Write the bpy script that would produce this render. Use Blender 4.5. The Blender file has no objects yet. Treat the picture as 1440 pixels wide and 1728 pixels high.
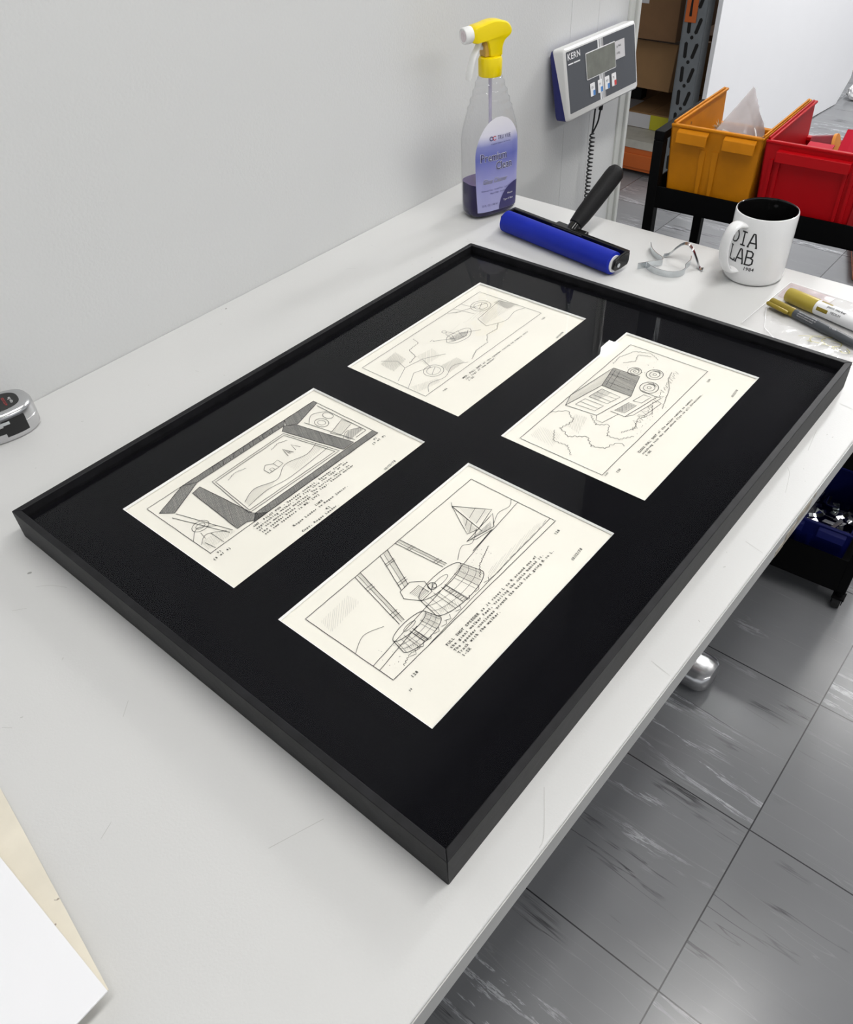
import bpy, bmesh, math, random
from mathutils import Vector, Matrix
random.seed(7)
C = bpy.context.scene.collection
PI = math.pi
TZ = 0.74                      # height of the worktop above the floor; object coordinates below are given above the worktop

# ------------------------------------------------------------------ materials
def new_mat(name):
    m = bpy.data.materials.new(name); m.use_nodes = True
    return m, m.node_tree, m.node_tree.nodes['Principled BSDF']

def mat(name, col, rough=.5, metal=0., spec=.5, bump=0., bscale=200., var=0., vscale=8., coat=0., stretch=None, trans=0., ior=1.45):
    m, nt, p = new_mat(name)
    p.inputs['Base Color'].default_value = (*col, 1)
    p.inputs['Roughness'].default_value = rough
    p.inputs['Metallic'].default_value = metal
    p.inputs['Specular IOR Level'].default_value = spec
    p.inputs['Coat Weight'].default_value = coat
    p.inputs['Transmission Weight'].default_value = trans
    p.inputs['IOR'].default_value = ior
    if bump or var:
        tc = nt.nodes.new('ShaderNodeTexCoord'); mp = nt.nodes.new('ShaderNodeMapping')
        nt.links.new(tc.outputs['Object'], mp.inputs['Vector'])
        if stretch: mp.inputs['Scale'].default_value = stretch
    if bump:
        n = nt.nodes.new('ShaderNodeTexNoise'); n.inputs['Scale'].default_value = bscale; n.inputs['Detail'].default_value = 4
        b = nt.nodes.new('ShaderNodeBump'); b.inputs['Strength'].default_value = bump; b.inputs['Distance'].default_value = .001
        nt.links.new(mp.outputs[0], n.inputs['Vector']); nt.links.new(n.outputs['Fac'], b.inputs['Height']); nt.links.new(b.outputs[0], p.inputs['Normal'])
    if var:
        n = nt.nodes.new('ShaderNodeTexNoise'); n.inputs['Scale'].default_value = vscale; n.inputs['Detail'].default_value = 5
        r = nt.nodes.new('ShaderNodeValToRGB')
        r.color_ramp.elements[0].position = .3; r.color_ramp.elements[1].position = .7
        r.color_ramp.elements[0].color = (*[c*(1-var) for c in col], 1); r.color_ramp.elements[1].color = (*[min(1, c*(1+var)) for c in col], 1)
        nt.links.new(mp.outputs[0], n.inputs['Vector']); nt.links.new(n.outputs['Fac'], r.inputs['Fac']); nt.links.new(r.outputs[0], p.inputs['Base Color'])
    return m

def clear_mat(name, tint=(1,1,1), ior=1.3, rough=.02, body=None, body_fac=0., bump=0., bscale=60.):
    """thin clear plastic or glass: transparent, a fresnel gloss on top, optionally a little body colour"""
    m = bpy.data.materials.new(name); m.use_nodes = True
    nt = m.node_tree; nt.nodes.clear()
    out = nt.nodes.new('ShaderNodeOutputMaterial')
    tr = nt.nodes.new('ShaderNodeBsdfTransparent'); tr.inputs[0].default_value = (*tint, 1)
    gl = nt.nodes.new('ShaderNodeBsdfGlossy'); gl.inputs['Roughness'].default_value = rough
    fr = nt.nodes.new('ShaderNodeFresnel')          # thin sheet: both faces reflect as air to plastic
    ge = nt.nodes.new('ShaderNodeNewGeometry'); io = nt.nodes.new('ShaderNodeMapRange')
    io.inputs[3].default_value = ior; io.inputs[4].default_value = 1/ior
    nt.links.new(ge.outputs['Backfacing'], io.inputs[0]); nt.links.new(io.outputs[0], fr.inputs['IOR'])
    mx = nt.nodes.new('ShaderNodeMixShader'); base = tr
    if body:
        df = nt.nodes.new('ShaderNodeBsdfDiffuse'); df.inputs[0].default_value = (*body, 1)
        m2 = nt.nodes.new('ShaderNodeMixShader'); m2.inputs[0].default_value = body_fac
        nt.links.new(tr.outputs[0], m2.inputs[1]); nt.links.new(df.outputs[0], m2.inputs[2]); base = m2
    if bump:
        n = nt.nodes.new('ShaderNodeTexNoise'); n.inputs['Scale'].default_value = bscale
        tc = nt.nodes.new('ShaderNodeTexCoord'); nt.links.new(tc.outputs['Object'], n.inputs['Vector'])
        b = nt.nodes.new('ShaderNodeBump'); b.inputs['Strength'].default_value = bump; b.inputs['Distance'].default_value = .003
        nt.links.new(n.outputs['Fac'], b.inputs['Height']); nt.links.new(b.outputs[0], gl.inputs['Normal']); nt.links.new(b.outputs[0], fr.inputs['Normal'])
    nt.links.new(fr.outputs[0], mx.inputs[0]); nt.links.new(base.outputs[0], mx.inputs[1]); nt.links.new(gl.outputs[0], mx.inputs[2])
    nt.links.new(mx.outputs[0], out.inputs[0])
    return m

def emit_mat(name, col, s):
    m, nt, p = new_mat(name)
    p.inputs['Base Color'].default_value = (.8, .8, .8, 1)
    p.inputs['Emission Color'].default_value = (*col, 1); p.inputs['Emission Strength'].default_value = s
    return m

def specks(m, col, scale, thr, w=.02, stretch=None):
    """sparse dirt specks over whatever drives the base colour"""
    nt = m.node_tree; p = nt.nodes['Principled BSDF']
    tc = nt.nodes.new('ShaderNodeTexCoord'); mp = nt.nodes.new('ShaderNodeMapping')
    if stretch: mp.inputs['Scale'].default_value = stretch
    n = nt.nodes.new('ShaderNodeTexNoise'); n.inputs['Scale'].default_value = scale; n.inputs['Detail'].default_value = 2
    r = nt.nodes.new('ShaderNodeValToRGB'); r.color_ramp.elements[0].position = thr; r.color_ramp.elements[1].position = thr + w
    mx = nt.nodes.new('ShaderNodeMixRGB'); mx.inputs[2].default_value = (*col, 1)
    nt.links.new(tc.outputs['Object'], mp.inputs['Vector']); nt.links.new(mp.outputs[0], n.inputs['Vector'])
    nt.links.new(n.outputs['Fac'], r.inputs['Fac']); nt.links.new(r.outputs[0], mx.inputs[0])
    bc = p.inputs['Base Color']
    if bc.links: nt.links.new(bc.links[0].from_socket, mx.inputs[1])
    else: mx.inputs[1].default_value = bc.default_value
    nt.links.new(mx.outputs[0], bc)

def floor_mat():
    m, nt, p = new_mat('floor_marbled_vinyl')
    L = nt.links.new; N = nt.nodes.new
    p.inputs['Roughness'].default_value = .3; p.inputs['Specular IOR Level'].default_value = .5
    geo = N('ShaderNodeNewGeometry')
    sep = N('ShaderNodeSeparateXYZ'); L(geo.outputs['Position'], sep.inputs[0])
    def math_(op, a, b=None, c=None):
        n = N('ShaderNodeMath'); n.operation = op
        for i, v in enumerate((a, b, c)):
            if v is None: continue
            if isinstance(v, (int, float)): n.inputs[i].default_value = v
            else: L(v, n.inputs[i])
        return n.outputs[0]
    T = .3053
    def cell(sock, off): return math_('DIVIDE', math_('SUBTRACT', sock, off), T)
    cx = cell(sep.outputs[0], .300); cy = cell(sep.outputs[1], -.120)
    def joint(c):
        f = math_('FRACT', c)
        d = math_('MINIMUM', f, math_('SUBTRACT', 1., f))
        return math_('LESS_THAN', d, .0036)
    jt = math_('MAXIMUM', joint(cx), joint(cy))
    comb = N('ShaderNodeCombineXYZ'); L(math_('FLOOR', cx), comb.inputs[0]); L(math_('FLOOR', cy), comb.inputs[1])
    wn = N('ShaderNodeTexWhiteNoise'); wn.noise_dimensions = '3D'; L(comb.outputs[0], wn.inputs['Vector'])
    # each tile gets its own piece of the veining
    sc = N('ShaderNodeVectorMath'); sc.operation = 'SCALE'; L(wn.outputs['Color'], sc.inputs[0]); sc.inputs['Scale'].default_value = 6.
    ad = N('ShaderNodeVectorMath'); ad.operation = 'ADD'; L(geo.outputs['Position'], ad.inputs[0]); L(sc.outputs[0], ad.inputs[1])
    def noise(scale, st, detail=6, rough=.6, dist=.3, rot=0.):
        mp = N('ShaderNodeMapping'); mp.inputs['Scale'].default_value = st; mp.inputs['Rotation'].default_value = (0, 0, rot); L(ad.outputs[0], mp.inputs['Vector'])
        n = N('ShaderNodeTexNoise'); n.inputs['Scale'].default_value = scale; n.inputs['Detail'].default_value = detail
        n.inputs['Roughness'].default_value = rough; n.inputs['Distortion'].default_value = dist
        L(mp.outputs[0], n.inputs['Vector']); return n.outputs['Fac']
    def ramp(s, stops):
        r = N('ShaderNodeValToRGB'); e = r.color_ramp.elements
        e[0].position, e[0].color = stops[0][0], (stops[0][1],)*3 + (1,)
        e[1].position, e[1].color = stops[-1][0], (stops[-1][1],)*3 + (1,)
        for q, v in stops[1:-1]:
            x = e.new(q); x.color = (v, v, v, 1)
        L(s, r.inputs['Fac']); return r.outputs[0]
    def mix(fac, a, b):
        n = N('ShaderNodeMixRGB')
        L(fac, n.inputs[0])
        for i, v in ((1, a), (2, b)):
            if isinstance(v, tuple): n.inputs[i].default_value = (*v, 1)
            else: L(v, n.inputs[i])
        return n.outputs[0]
    base = mix(noise(5, (1, .5, 1), 4), (.165, .168, .176), (.215, .219, .227))
    vein = math_('MULTIPLY', ramp(noise(13, (1, .09, 1), 8, .7, .35, .12), [(.0, 0), (.485, 0), (.5, 1), (.515, 0), (1, 0)]),
                 ramp(noise(5.5, (1, .4, 1), 3), [(.53, 0), (.64, 1)]))
    col = mix(vein, base, (.50, .51, .53))
    dvein = math_('MULTIPLY', ramp(noise(17, (1, .07, 1), 5, .6, .15, .05), [(.0, 0), (.486, 0), (.5, 1), (.514, 0), (1, 0)]),
                  ramp(noise(6.1, (1, .5, 1), 3), [(.52, 0), (.62, .85)]))
    col = mix(dvein, col, (.02, .02, .022))
    scr = ramp(noise(26, (1, .05, 1), 3, .5, .0, .9), [(.0, 0), (.495, 0), (.5, .12), (.505, 0), (1, 0)])
    col = mix(scr, col, (.5, .5, .5))
    col = mix(jt, col, (.03, .03, .032))
    L(col, p.inputs['Base Color'])
    rr = N('ShaderNodeMapRange'); L(noise(9, (1, 1, 1), 3), rr.inputs[0]); rr.inputs[3].default_value = .18; rr.inputs[4].default_value = .30
    L(rr.outputs[0], p.inputs['Roughness'])
    return m

M = {}
M['wall'] = mat('wall_paint', (.66, .665, .66), .7, spec=.3, bump=.35, bscale=260); specks(M['wall'], (.25, .25, .25), 34, .80, .01)
M['wall_trim'] = mat('wall_trim_white', (.62, .63, .60), .35, var=.03)
M['ceiling'] = mat('ceiling_tile', (.55, .55, .55), .9, bump=.2, bscale=50)
M['floor'] = floor_mat()
M['table'] = mat('worktop_laminate', (.60, .60, .592), .42, spec=.4, bump=.12, bscale=500, var=.02, vscale=3); specks(M['table'], (.3, .3, .29), 55, .795, .01)
M['table_edge'] = mat('worktop_edge', (.50, .50, .485), .4, var=.05, vscale=20)
M['scratch'] = mat('scratch_grey', (.42, .42, .40), .6, var=.1)
M['chip'] = mat('bare_chipboard', (.36, .32, .26), .8, var=.3, vscale=150)
M['chrome'] = mat('chrome', (.62, .62, .63), .24, 1., var=.04, vscale=30)
M['steel'] = mat('spring_steel', (.62, .65, .67), .2, 1., var=.1, vscale=60)
M['legmetal'] = mat('grey_leg_metal', (.35, .35, .36), .35, .8, var=.05)
M['frame'] = mat('black_stained_wood', (.009, .009, .0105), .5, spec=.28, bump=.25, bscale=90, var=.35, vscale=60, stretch=(1, 1, 1))
M['mat'] = mat('black_mat_board', (.0035, .0035, .0048), .95, spec=.05, var=.05, vscale=15)
M['bevel'] = mat('white_mat_core', (.88, .88, .86), .8, var=.02)
M['glass'] = clear_mat('low_reflection_glass', (.985, .985, .985), 1.165, 0.)
M['paper'] = mat('aged_cream_paper', (.86, .835, .75), .8, spec=.2, bump=.1, bscale=300, var=.035, vscale=9)
M['ink'] = mat('ink_line', (.03, .03, .032), .7, var=.2)
M['pencil'] = mat('pencil_grey', (.16, .16, .16), .8, var=.2)
M['pencil_light'] = mat('pencil_light_grey', (.52, .51, .47), .85, var=.1)
M['type'] = mat('typewriter_ink', (.035, .035, .035), .8, var=.3, vscale=500)
M['white'] = mat('white_ceramic', (.80, .80, .80), .08, spec=.5, coat=.4, var=.005)
M['black_glaze'] = mat('black_glaze', (.004, .004, .004), .08, var=.2)
M['print_black'] = mat('black_print', (.012, .012, .014), .3, var=.1)
M['clear'] = clear_mat('clear_bottle_plastic', (.95, .95, .955), 1.42, .02, (.75, .75, .8), .008, .4, 60)
M['tube'] = clear_mat('dip_tube_plastic', (.8, .78, .86), 1.3, .1, (.7, .66, .8), .35)
M['liquid'] = mat('violet_glass_cleaner', (.006, .001, .06), .12, spec=.12, var=.15, vscale=20)
M['liquid_top'] = mat('violet_liquid_surface', (.09, .05, .17), .1, var=.15, vscale=20)
M['yellow'] = mat('yellow_spray_plastic', (.86, .66, .0), .28, var=.03)
M['amber'] = mat('amber_plastic', (.55, .33, .05), .35, var=.05)
M['white_plastic'] = mat('white_plastic', (.80, .80, .79), .35, var=.01)
M['nozzle_face'] = mat('nozzle_face', (.66, .58, .60), .4, var=.1, vscale=200)
M['print_purple'] = mat('dark_purple_print', (.035, .03, .13), .4, var=.1)
M['print_red'] = mat('red_print', (.6, .05, .05), .4, var=.1)
M['print_white'] = mat('white_print', (.85, .85, .86), .4, var=.02)
M['scale_white'] = mat('scale_white_plastic', (.70, .70, .69), .35, var=.01)
M['scale_blue'] = mat('scale_navy_plastic', (.012, .016, .16), .4, var=.05)
M['scale_panel'] = mat('scale_grey_overlay', (.075, .08, .092), .4, var=.04)
M['lcd'] = mat('lcd_glass', (.16, .165, .14), .12, var=.18, vscale=35)
M['key_blue'] = mat('key_blue', (.08, .25, .6), .4, var=.05)
M['black_plastic'] = mat('black_plastic', (.012, .012, .013), .4, var=.1)
M['black_foam'] = mat('black_grip', (.009, .009, .0095), .6, spec=.25, bump=.3, bscale=400, var=.1)
M['black_gloss'] = mat('black_gloss_plastic', (.008, .008, .008), .15, var=.1)
M['blue_roller'] = mat('blue_silicone', (.004, .018, .34), .5, spec=.3, bump=.1, bscale=300, var=.06, vscale=30)
M['gold_cap'] = mat('gold_marker_cap', (.40, .31, .045), .4, .1, var=.05)
M['gold_dark'] = mat('dark_gold_marker_cap', (.27, .20, .02), .35, .1, var=.08, vscale=40)
M['pen_grey'] = mat('slate_pen_barrel', (.06, .066, .075), .4, var=.05)
M['film'] = clear_mat('clear_film', (.97, .965, .965), 1.35, .12, (.85, .84, .84), .10, .8, 40)
M['film_pink'] = clear_mat('pinkish_film', (.93, .86, .87), 1.3, .2, (.75, .68, .69), .3)
M['bag'] = clear_mat('hazy_zip_bag', (.85, .83, .83), 1.45, .2, (.62, .57, .57), .5, 1., 40)
M['orange_bin'] = mat('worn_amber_bin_plastic', (.56, .20, .003), .5, spec=.22, bump=.1, bscale=300, var=.16, vscale=14)
specks(M['orange_bin'], (.25, .10, .02), 60, .72, .05)
M['red_bin'] = mat('red_bin_plastic', (.44, .002, .006), .45, spec=.2, var=.05)
M['blue_bin'] = mat('navy_bin_plastic', (.006, .010, .12), .4, spec=.3, var=.08)
M['cart'] = mat('black_powder_coat', (.0015, .0015, .0018), .55, spec=.12, var=.1)
M['rubber'] = mat('black_rubber', (.012, .012, .012), .6, var=.1)
M['red_card'] = mat('raspberry_card', (.50, .008, .03), .6, spec=.2, var=.04)
M['orange_roll'] = mat('orange_roll', (.75, .30, .05), .5, var=.08)
M['maroon'] = mat('maroon_film', (.22, .02, .03), .3, var=.2, vscale=60)
M['board'] = mat('white_board', (.86, .86, .88), .6, spec=.2, var=.006)
M['cream_card'] = mat('cream_board', (.74, .69, .58), .8, var=.07, vscale=25); specks(M['cream_card'], (.35, .3, .25), 120, .74, .02)
M['rack_grey'] = mat('galvanised_grey', (.20, .215, .225), .45, .4, var=.08, vscale=20)
M['rack_orange'] = mat('rack_orange', (.55, .12, .02), .4, var=.05)
M['hole'] = mat('slot_dark', (.01, .009, .008), .9, var=.2)
M['deck'] = mat('chipboard_deck', (.48, .46, .40), .7, var=.08, vscale=40)
M['carton'] = mat('brown_cardboard', (.27, .15, .062), .8, var=.06, vscale=12)
M['carton_dark'] = mat('dark_cardboard', (.19, .10, .045), .85, var=.08, vscale=12)
M['label_yellow'] = mat('yellow_label', (.55, .5, .02), .5, var=.03)
M['label_white'] = mat('white_label', (.6, .59, .6), .6, var=.03)
M['paper_white'] = mat('white_paper', (.78, .78, .78), .8, bump=.4, bscale=60, var=.03)
M['lamp'] = emit_mat('lamp_diffuser', (1, .985, .96), 21.)
M['lamp_added'] = emit_mat('added_lamp_diffuser', (1, 1, 1), 50.)  # used by the added fill lamp near the white panel
M['lamp_small'] = emit_mat('small_lamp_diffuser', (1, 1, 1), 28.)
M['wood_brown'] = mat('brown_tuft', (.50, .40, .27), .9, var=.3, vscale=90)
M['gold_ink'] = mat('gold_ink', (.27, .25, .07), .4, .3, var=.1)

def label_mat():
    m, nt, p = new_mat('violet_label_print')
    tc = nt.nodes.new('ShaderNodeTexCoord'); sp = nt.nodes.new('ShaderNodeSeparateXYZ')
    n = nt.nodes.new('ShaderNodeTexNoise'); n.inputs['Scale'].default_value = 30
    ma = nt.nodes.new('ShaderNodeMath'); ma.operation = 'MULTIPLY_ADD'; ma.inputs[1].default_value = .012
    mr = nt.nodes.new('ShaderNodeMapRange'); mr.inputs[1].default_value = .012; mr.inputs[2].default_value = .165
    r = nt.nodes.new('ShaderNodeValToRGB'); e = r.color_ramp.elements
    e[0].position = 0; e[0].color = (.40, .40, .66, 1); e[1].position = 1; e[1].color = (.74, .73, .76, 1)
    for q, c in ((.35, (.33, .33, .62)), (.6, (.13, .15, .46)), (.72, (.24, .26, .55)), (.82, (.70, .69, .78))):
        x = e.new(q); x.color = (*c, 1)
    nt.links.new(tc.outputs['Object'], sp.inputs[0]); nt.links.new(tc.outputs['Object'], n.inputs['Vector'])
    nt.links.new(n.outputs['Fac'], ma.inputs[0]); nt.links.new(sp.outputs[2], ma.inputs[2])
    nt.links.new(ma.outputs[0], mr.inputs[0]); nt.links.new(mr.outputs[0], r.inputs['Fac']); nt.links.new(r.outputs[0], p.inputs['Base Color'])
    p.inputs['Roughness'].default_value = .35
    return m
M['label'] = label_mat()

# ------------------------------------------------------------------ mesh helpers
def box(bm, x0, x1, y0, y1, z0, z1, mtx=None):
    vs = [bm.verts.new((x, y, z)) for x in (x0, x1) for y in (y0, y1) for z in (z0, z1)]
    if mtx:
        for v in vs: v.co = mtx @ v.co
    for f in ((0, 1, 3, 2), (4, 6, 7, 5), (0, 4, 5, 1), (2, 3, 7, 6), (0, 2, 6, 4), (1, 5, 7, 3)): bm.faces.new([vs[i] for i in f])
    return vs

def prism(bm, pts, z0, z1, mtx=None):
    a = [bm.verts.new((x, y, z0)) for x, y in pts]; b = [bm.verts.new((x, y, z1)) for x, y in pts]
    if mtx:
        for v in a + b: v.co = mtx @ v.co
    n = len(pts)
    bm.faces.new(a[::-1]); bm.faces.new(b)
    for i in range(n): bm.faces.new((a[i], a[(i+1) % n], b[(i+1) % n], b[i]))

def loft(bm, rings, cap0=True, cap1=True, closed=True):
    R = [[bm.verts.new(p) for p in r] for r in rings]
    n = len(R[0])
    for a, b in zip(R, R[1:]):
        for i in range(n if closed else n-1): bm.faces.new((a[i], a[(i+1) % n], b[(i+1) % n], b[i]))
    if cap0 and closed: bm.faces.new(R[0][::-1])
    if cap1 and closed: bm.faces.new(R[-1])
    return R

def lathe(bm, prof, seg=48, mtx=None, cap0=True, cap1=True):
    rings = []
    for r, z in prof:
        ring = [Vector((r*math.cos(2*PI*i/seg), r*math.sin(2*PI*i/seg), z)) for i in range(seg)]
        if mtx: ring = [mtx @ v for v in ring]
        rings.append(ring)
    return loft(bm, rings, cap0, cap1)

def frame_at(d):
    d = Vector(d).normalized()
    up = Vector((0, 0, 1)) if abs(d.z) < .95 else Vector((1, 0, 0))
    x = up.cross(d).normalized(); y = d.cross(x)
    return x, y, d

def tube(bm, pts, r, seg=12, ry=None, cap=True):
    pts = [Vector(p) for p in pts]; rings = []
    x = None
    for i, p in enumerate(pts):
        d = (pts[min(i+1, len(pts)-1)] - pts[max(i-1, 0)])
        if d.length < 1e-9: d = Vector((0, 0, 1))
        d.normalize()
        if x is None: x, y, _ = frame_at(d)
        else:
            x = (x - d*x.dot(d)).normalized(); y = d.cross(x)
        rr = r[i] if isinstance(r, (list, tuple)) else r
        r2 = rr if ry is None else ry
        rings.append([p + x*math.cos(2*PI*k/seg)*rr + y*math.sin(2*PI*k/seg)*r2 for k in range(seg)])
    loft(bm, rings, cap, cap)

def cyl(bm, a, b, r, seg=24, r2=None):
    tube(bm, [a, b], [r, r if r2 is None else r2], seg)

def spline(pts, n=6):
    P = [Vector(p) if len(p) == 3 else Vector((*p, 0)) for p in pts]; out = []
    for i in range(len(P)-1):
        p0, p1, p2, p3 = P[max(i-1, 0)], P[i], P[i+1], P[min(i+2, len(P)-1)]
        for k in range(n):
            t = k/n
            out.append(.5*((2*p1) + (-p0+p2)*t + (2*p0-5*p1+4*p2-p3)*t*t + (-p0+3*p1-3*p2+p3)*t**3))
    out.append(P[-1]); return out

def strip(bm, path, w_dir, w, th):
    """a bent sheet-metal band: path is its centre line, w_dir the direction of its width"""
    path = [Vector(p) for p in path]; w_dir = Vector(w_dir).normalized(); rings = []
    for i, p in enumerate(path):
        d = (path[min(i+1, len(path)-1)] - path[max(i-1, 0)]).normalized()
        n = d.cross(w_dir).normalized()
        rings.append([p - w_dir*w/2 - n*th/2, p + w_dir*w/2 - n*th/2, p + w_dir*w/2 + n*th/2, p - w_dir*w/2 + n*th/2])
    loft(bm, rings)

def ribbon(bm, pts, w, z=0.):
    pts = [Vector((p[0], p[1], 0)) for p in pts]
    prev = None
    for i, p in enumerate(pts):
        d = pts[min(i+1, len(pts)-1)] - pts[max(i-1, 0)]
        if d.length < 1e-9: continue
        d.normalize(); n = Vector((-d.y, d.x, 0))*w/2
        a = bm.verts.new((p.x+n.x, p.y+n.y, z)); b = bm.verts.new((p.x-n.x, p.y-n.y, z))
        if prev: bm.faces.new((prev[0], prev[1], b, a))
        prev = (a, b)

def superellipse(a, b, n, seg=48):
    out = []
    for i in range(seg):
        t = 2*PI*i/seg; c, s = math.cos(t), math.sin(t)
        out.append((a*math.copysign(abs(c)**(2/n), c), b*math.copysign(abs(s)**(2/n), s)))
    return out

def thing(name, label, cat, loc=(0, 0, 0), rotz=0., group=None, rel=True):
    o = bpy.data.objects.new(name, None); C.objects.link(o); o.empty_display_size = .05
    o.location = (loc[0], loc[1], loc[2] + (TZ if rel else 0)); o.rotation_euler = (0, 0, rotz)
    o['label'] = label; o['category'] = cat
    if group: o['group'] = group
    return o

def tag(o, label, cat, group=None):
    o['label'] = label; o['category'] = cat
    if group: o['group'] = group
    return o

def obj(name, bm, m, parent=None, smooth=False, bevel=0., seg=2, label=None, loc=None, rel=True, fix=True):
    if fix: bmesh.ops.recalc_face_normals(bm, faces=bm.faces)
    me = bpy.data.meshes.new(name); bm.to_mesh(me); bm.free()
    me.materials.append(m)
    o = bpy.data.objects.new(name, me); C.objects.link(o)
    if parent: o.parent = parent
    if loc is not None: o.location = (loc[0], loc[1], loc[2] + (TZ if rel else 0))
    if smooth:
        me.polygons.foreach_set('use_smooth', [True]*len(me.polygons))
        me.set_sharp_from_angle(angle=math.radians(40))
    if bevel:
        b = o.modifiers.new('bevel', 'BEVEL'); b.width = bevel; b.segments = seg; b.limit_method = 'ANGLE'; b.angle_limit = math.radians(35)
        me.polygons.foreach_set('use_smooth', [True]*len(me.polygons)); me.set_sharp_from_angle(angle=math.radians(40))
        b.harden_normals = False
    if label: o['label'] = label
    return o

def struct(name, bm, m, bevel=0.):
    o = obj(name, bm, m, bevel=bevel); o['kind'] = 'structure'; return o
B = bmesh.new

# glyphs of Blender's built-in font as meshes
_gl = {}
def glyph(ch, bold=0.):
    k = (ch, bold)
    if k not in _gl:
        cu = bpy.data.curves.new('glyph', 'FONT'); cu.body = ch; cu.size = 1.; cu.resolution_u = 2; cu.offset = bold
        o = bpy.data.objects.new('glyph', cu); C.objects.link(o)
        bpy.context.view_layer.update()
        ev = o.evaluated_get(bpy.context.evaluated_depsgraph_get()); me = bpy.data.meshes.new_from_object(ev)
        xs = [v.co.x for v in me.vertices] or [0, .3]
        _gl[k] = (me, min(xs), max(xs))
        C.objects.unlink(o); bpy.data.objects.remove(o); bpy.data.curves.remove(cu)
    return _gl[k]

def put_text(bm, s, x, y, size, pitch=None, fn=None, z=0., bold=0., sx=1., track=.08, rot=0., slab=0., shear=0.):
    """lays s out from (x, y); pitch gives typewriter spacing; fn maps (x, y, z) to the surface it is printed on"""
    cx = 0.
    for ch in s:
        if ch == ' ':
            cx += pitch or size*.3*sx; continue
        me = glyph(ch, bold)[0]; x0, x1 = glyph(ch)[1:]
        w = (x1-x0)*size*sx
        if pitch:
            k = min(1., .92*pitch/w) if w > 0 else 1.
            ox = cx + (pitch - w*k)/2; adv = pitch
        else:
            k = 1.; ox = cx; adv = w + size*track
        vs = []
        for v in me.vertices:
            px = ox + (v.co.x - x0)*size*sx*k + shear*v.co.y*size; py = v.co.y*size
            X = x + px*math.cos(rot) - py*math.sin(rot); Y = y + px*math.sin(rot) + py*math.cos(rot)
            vs.append(bm.verts.new(fn(X, Y, z) if fn else (X, Y, z)))
        for p in me.polygons:
            try: bm.faces.new([vs[i] for i in p.vertices])
            except ValueError: pass
        if slab and pitch and ch in 'ilI1':      # little typewriter slabs
            a, b = ox - size*.06, ox + w*k + size*.06
            q = [(a, 0), (b, 0), (b, size*slab), (a, size*slab)]
            vv = []
            for px, py in q:
                X = x + px*math.cos(rot) - py*math.sin(rot); Y = y + px*math.sin(rot) + py*math.cos(rot)
                vv.append(bm.verts.new(fn(X, Y, z) if fn else (X, Y, z)))
            bm.faces.new(vv)
        cx += adv
    return cx

# ------------------------------------------------------------------ the room
bm = B(); box(bm, -3, 7, -4, 5, -.05, 0); struct('floor', bm, M['floor'])
bm = B(); box(bm, -3, 7, -4, 5, TZ+1.95, TZ+2.0); struct('ceiling', bm, M['ceiling'])
bm = B(); box(bm, -3, 1.548, .770, .83, 0, TZ+1.95); struct('wall_left', bm, M['wall'])
bm = B(); box(bm, 1.548, 1.572, .766, .834, 0, TZ+1.95); box(bm, 1.572, 1.585, .760, .84, 0, TZ+1.95)
struct('trim_1', bm, M['wall_trim'], bevel=.002)
for k, xx in enumerate((1.33, 1.43)):
    bm = B(); box(bm, xx, xx+.0006, .7696, .7705, 0, TZ+1.95); struct('trim_%d' % (k+2), bm, M['wall'])

# ceiling lamps
def lamp(x, y, lx, ly, m, label, small=False):
    t = thing('ceiling_light', label, 'ceiling light', (x, y, TZ+1.95), rel=False, group=None)
    bm = B(); box(bm, -lx/2-.02, lx/2+.02, -ly/2-.02, ly/2+.02, -.035, 0); obj('housing', bm, M['white_plastic'], t)
    bm = B(); box(bm, -lx/2, lx/2, -ly/2, ly/2, -.045, -.0352); obj('diffuser', bm, m, t)
lamp(.55, -.27, 2.0, .22, M['lamp'], 'long strip ceiling light directly above the front of the workbench')
lamp(.9, -2.6, 2.0, .22, M['lamp'], 'long strip ceiling light out over the tiled aisle')
lamp(3.3, -.35, .22, 1.2, M['lamp'], 'strip ceiling light set crossways past the cart')
lamp(3.9, .42, 1.8, .26, M['lamp_added'], 'added strip light brightening the white panel and the far floor')  # no known fixture here; added to lift the panel and distant floor
lamp(3.407, 1.673, .15, .06, M['lamp_small'], 'small ceiling light mirrored as a white spot in the picture glass')

# ------------------------------------------------------------------ worktop
t = thing('workbench', 'long light grey laminate workbench against the white wall, framed picture lying on it', 'table', (0, 0, 0), rel=False)
near = lambda x: -.0344 - .0148*x
TOP = [(-1.0, near(-1.0)), (.9921, near(.9921)), (1.0015, .7695), (-1.0, .7695)]
bm = B(); prism(bm, TOP, TZ-.028, TZ)
top = obj('tabletop', bm, M['table'], t, bevel=.0015)
bm = B()
for a, b in ((-1.0, .9921),):
    prism(bm, [(a, near(a)-.0009), (b, near(b)-.0009), (b, near(b)-.0001), (a, near(a)-.0001)], TZ-.0275, TZ-.0022)
obj('edge_band', bm, M['table_edge'], top, label='grey edging strip along the front of the top')
bm = B()
for x0, x1, z0, z1 in ((.475, .50, -.012, -.0255), (.50, .535, -.006, -.018), (.455, .475, -.019, -.0272), (.54, .545, -.004, -.009)):
    prism(bm, [(x0, near(x0)-.0013), (x1, near(x1)-.0013), (x1, near(x1)-.0008), (x0, near(x0)-.0008)], TZ+z1, TZ+z0)
obj('chipped_edge', bm, M['chip'], top, label='brown chipboard showing where the edging is chipped')
bm = B()
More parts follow.
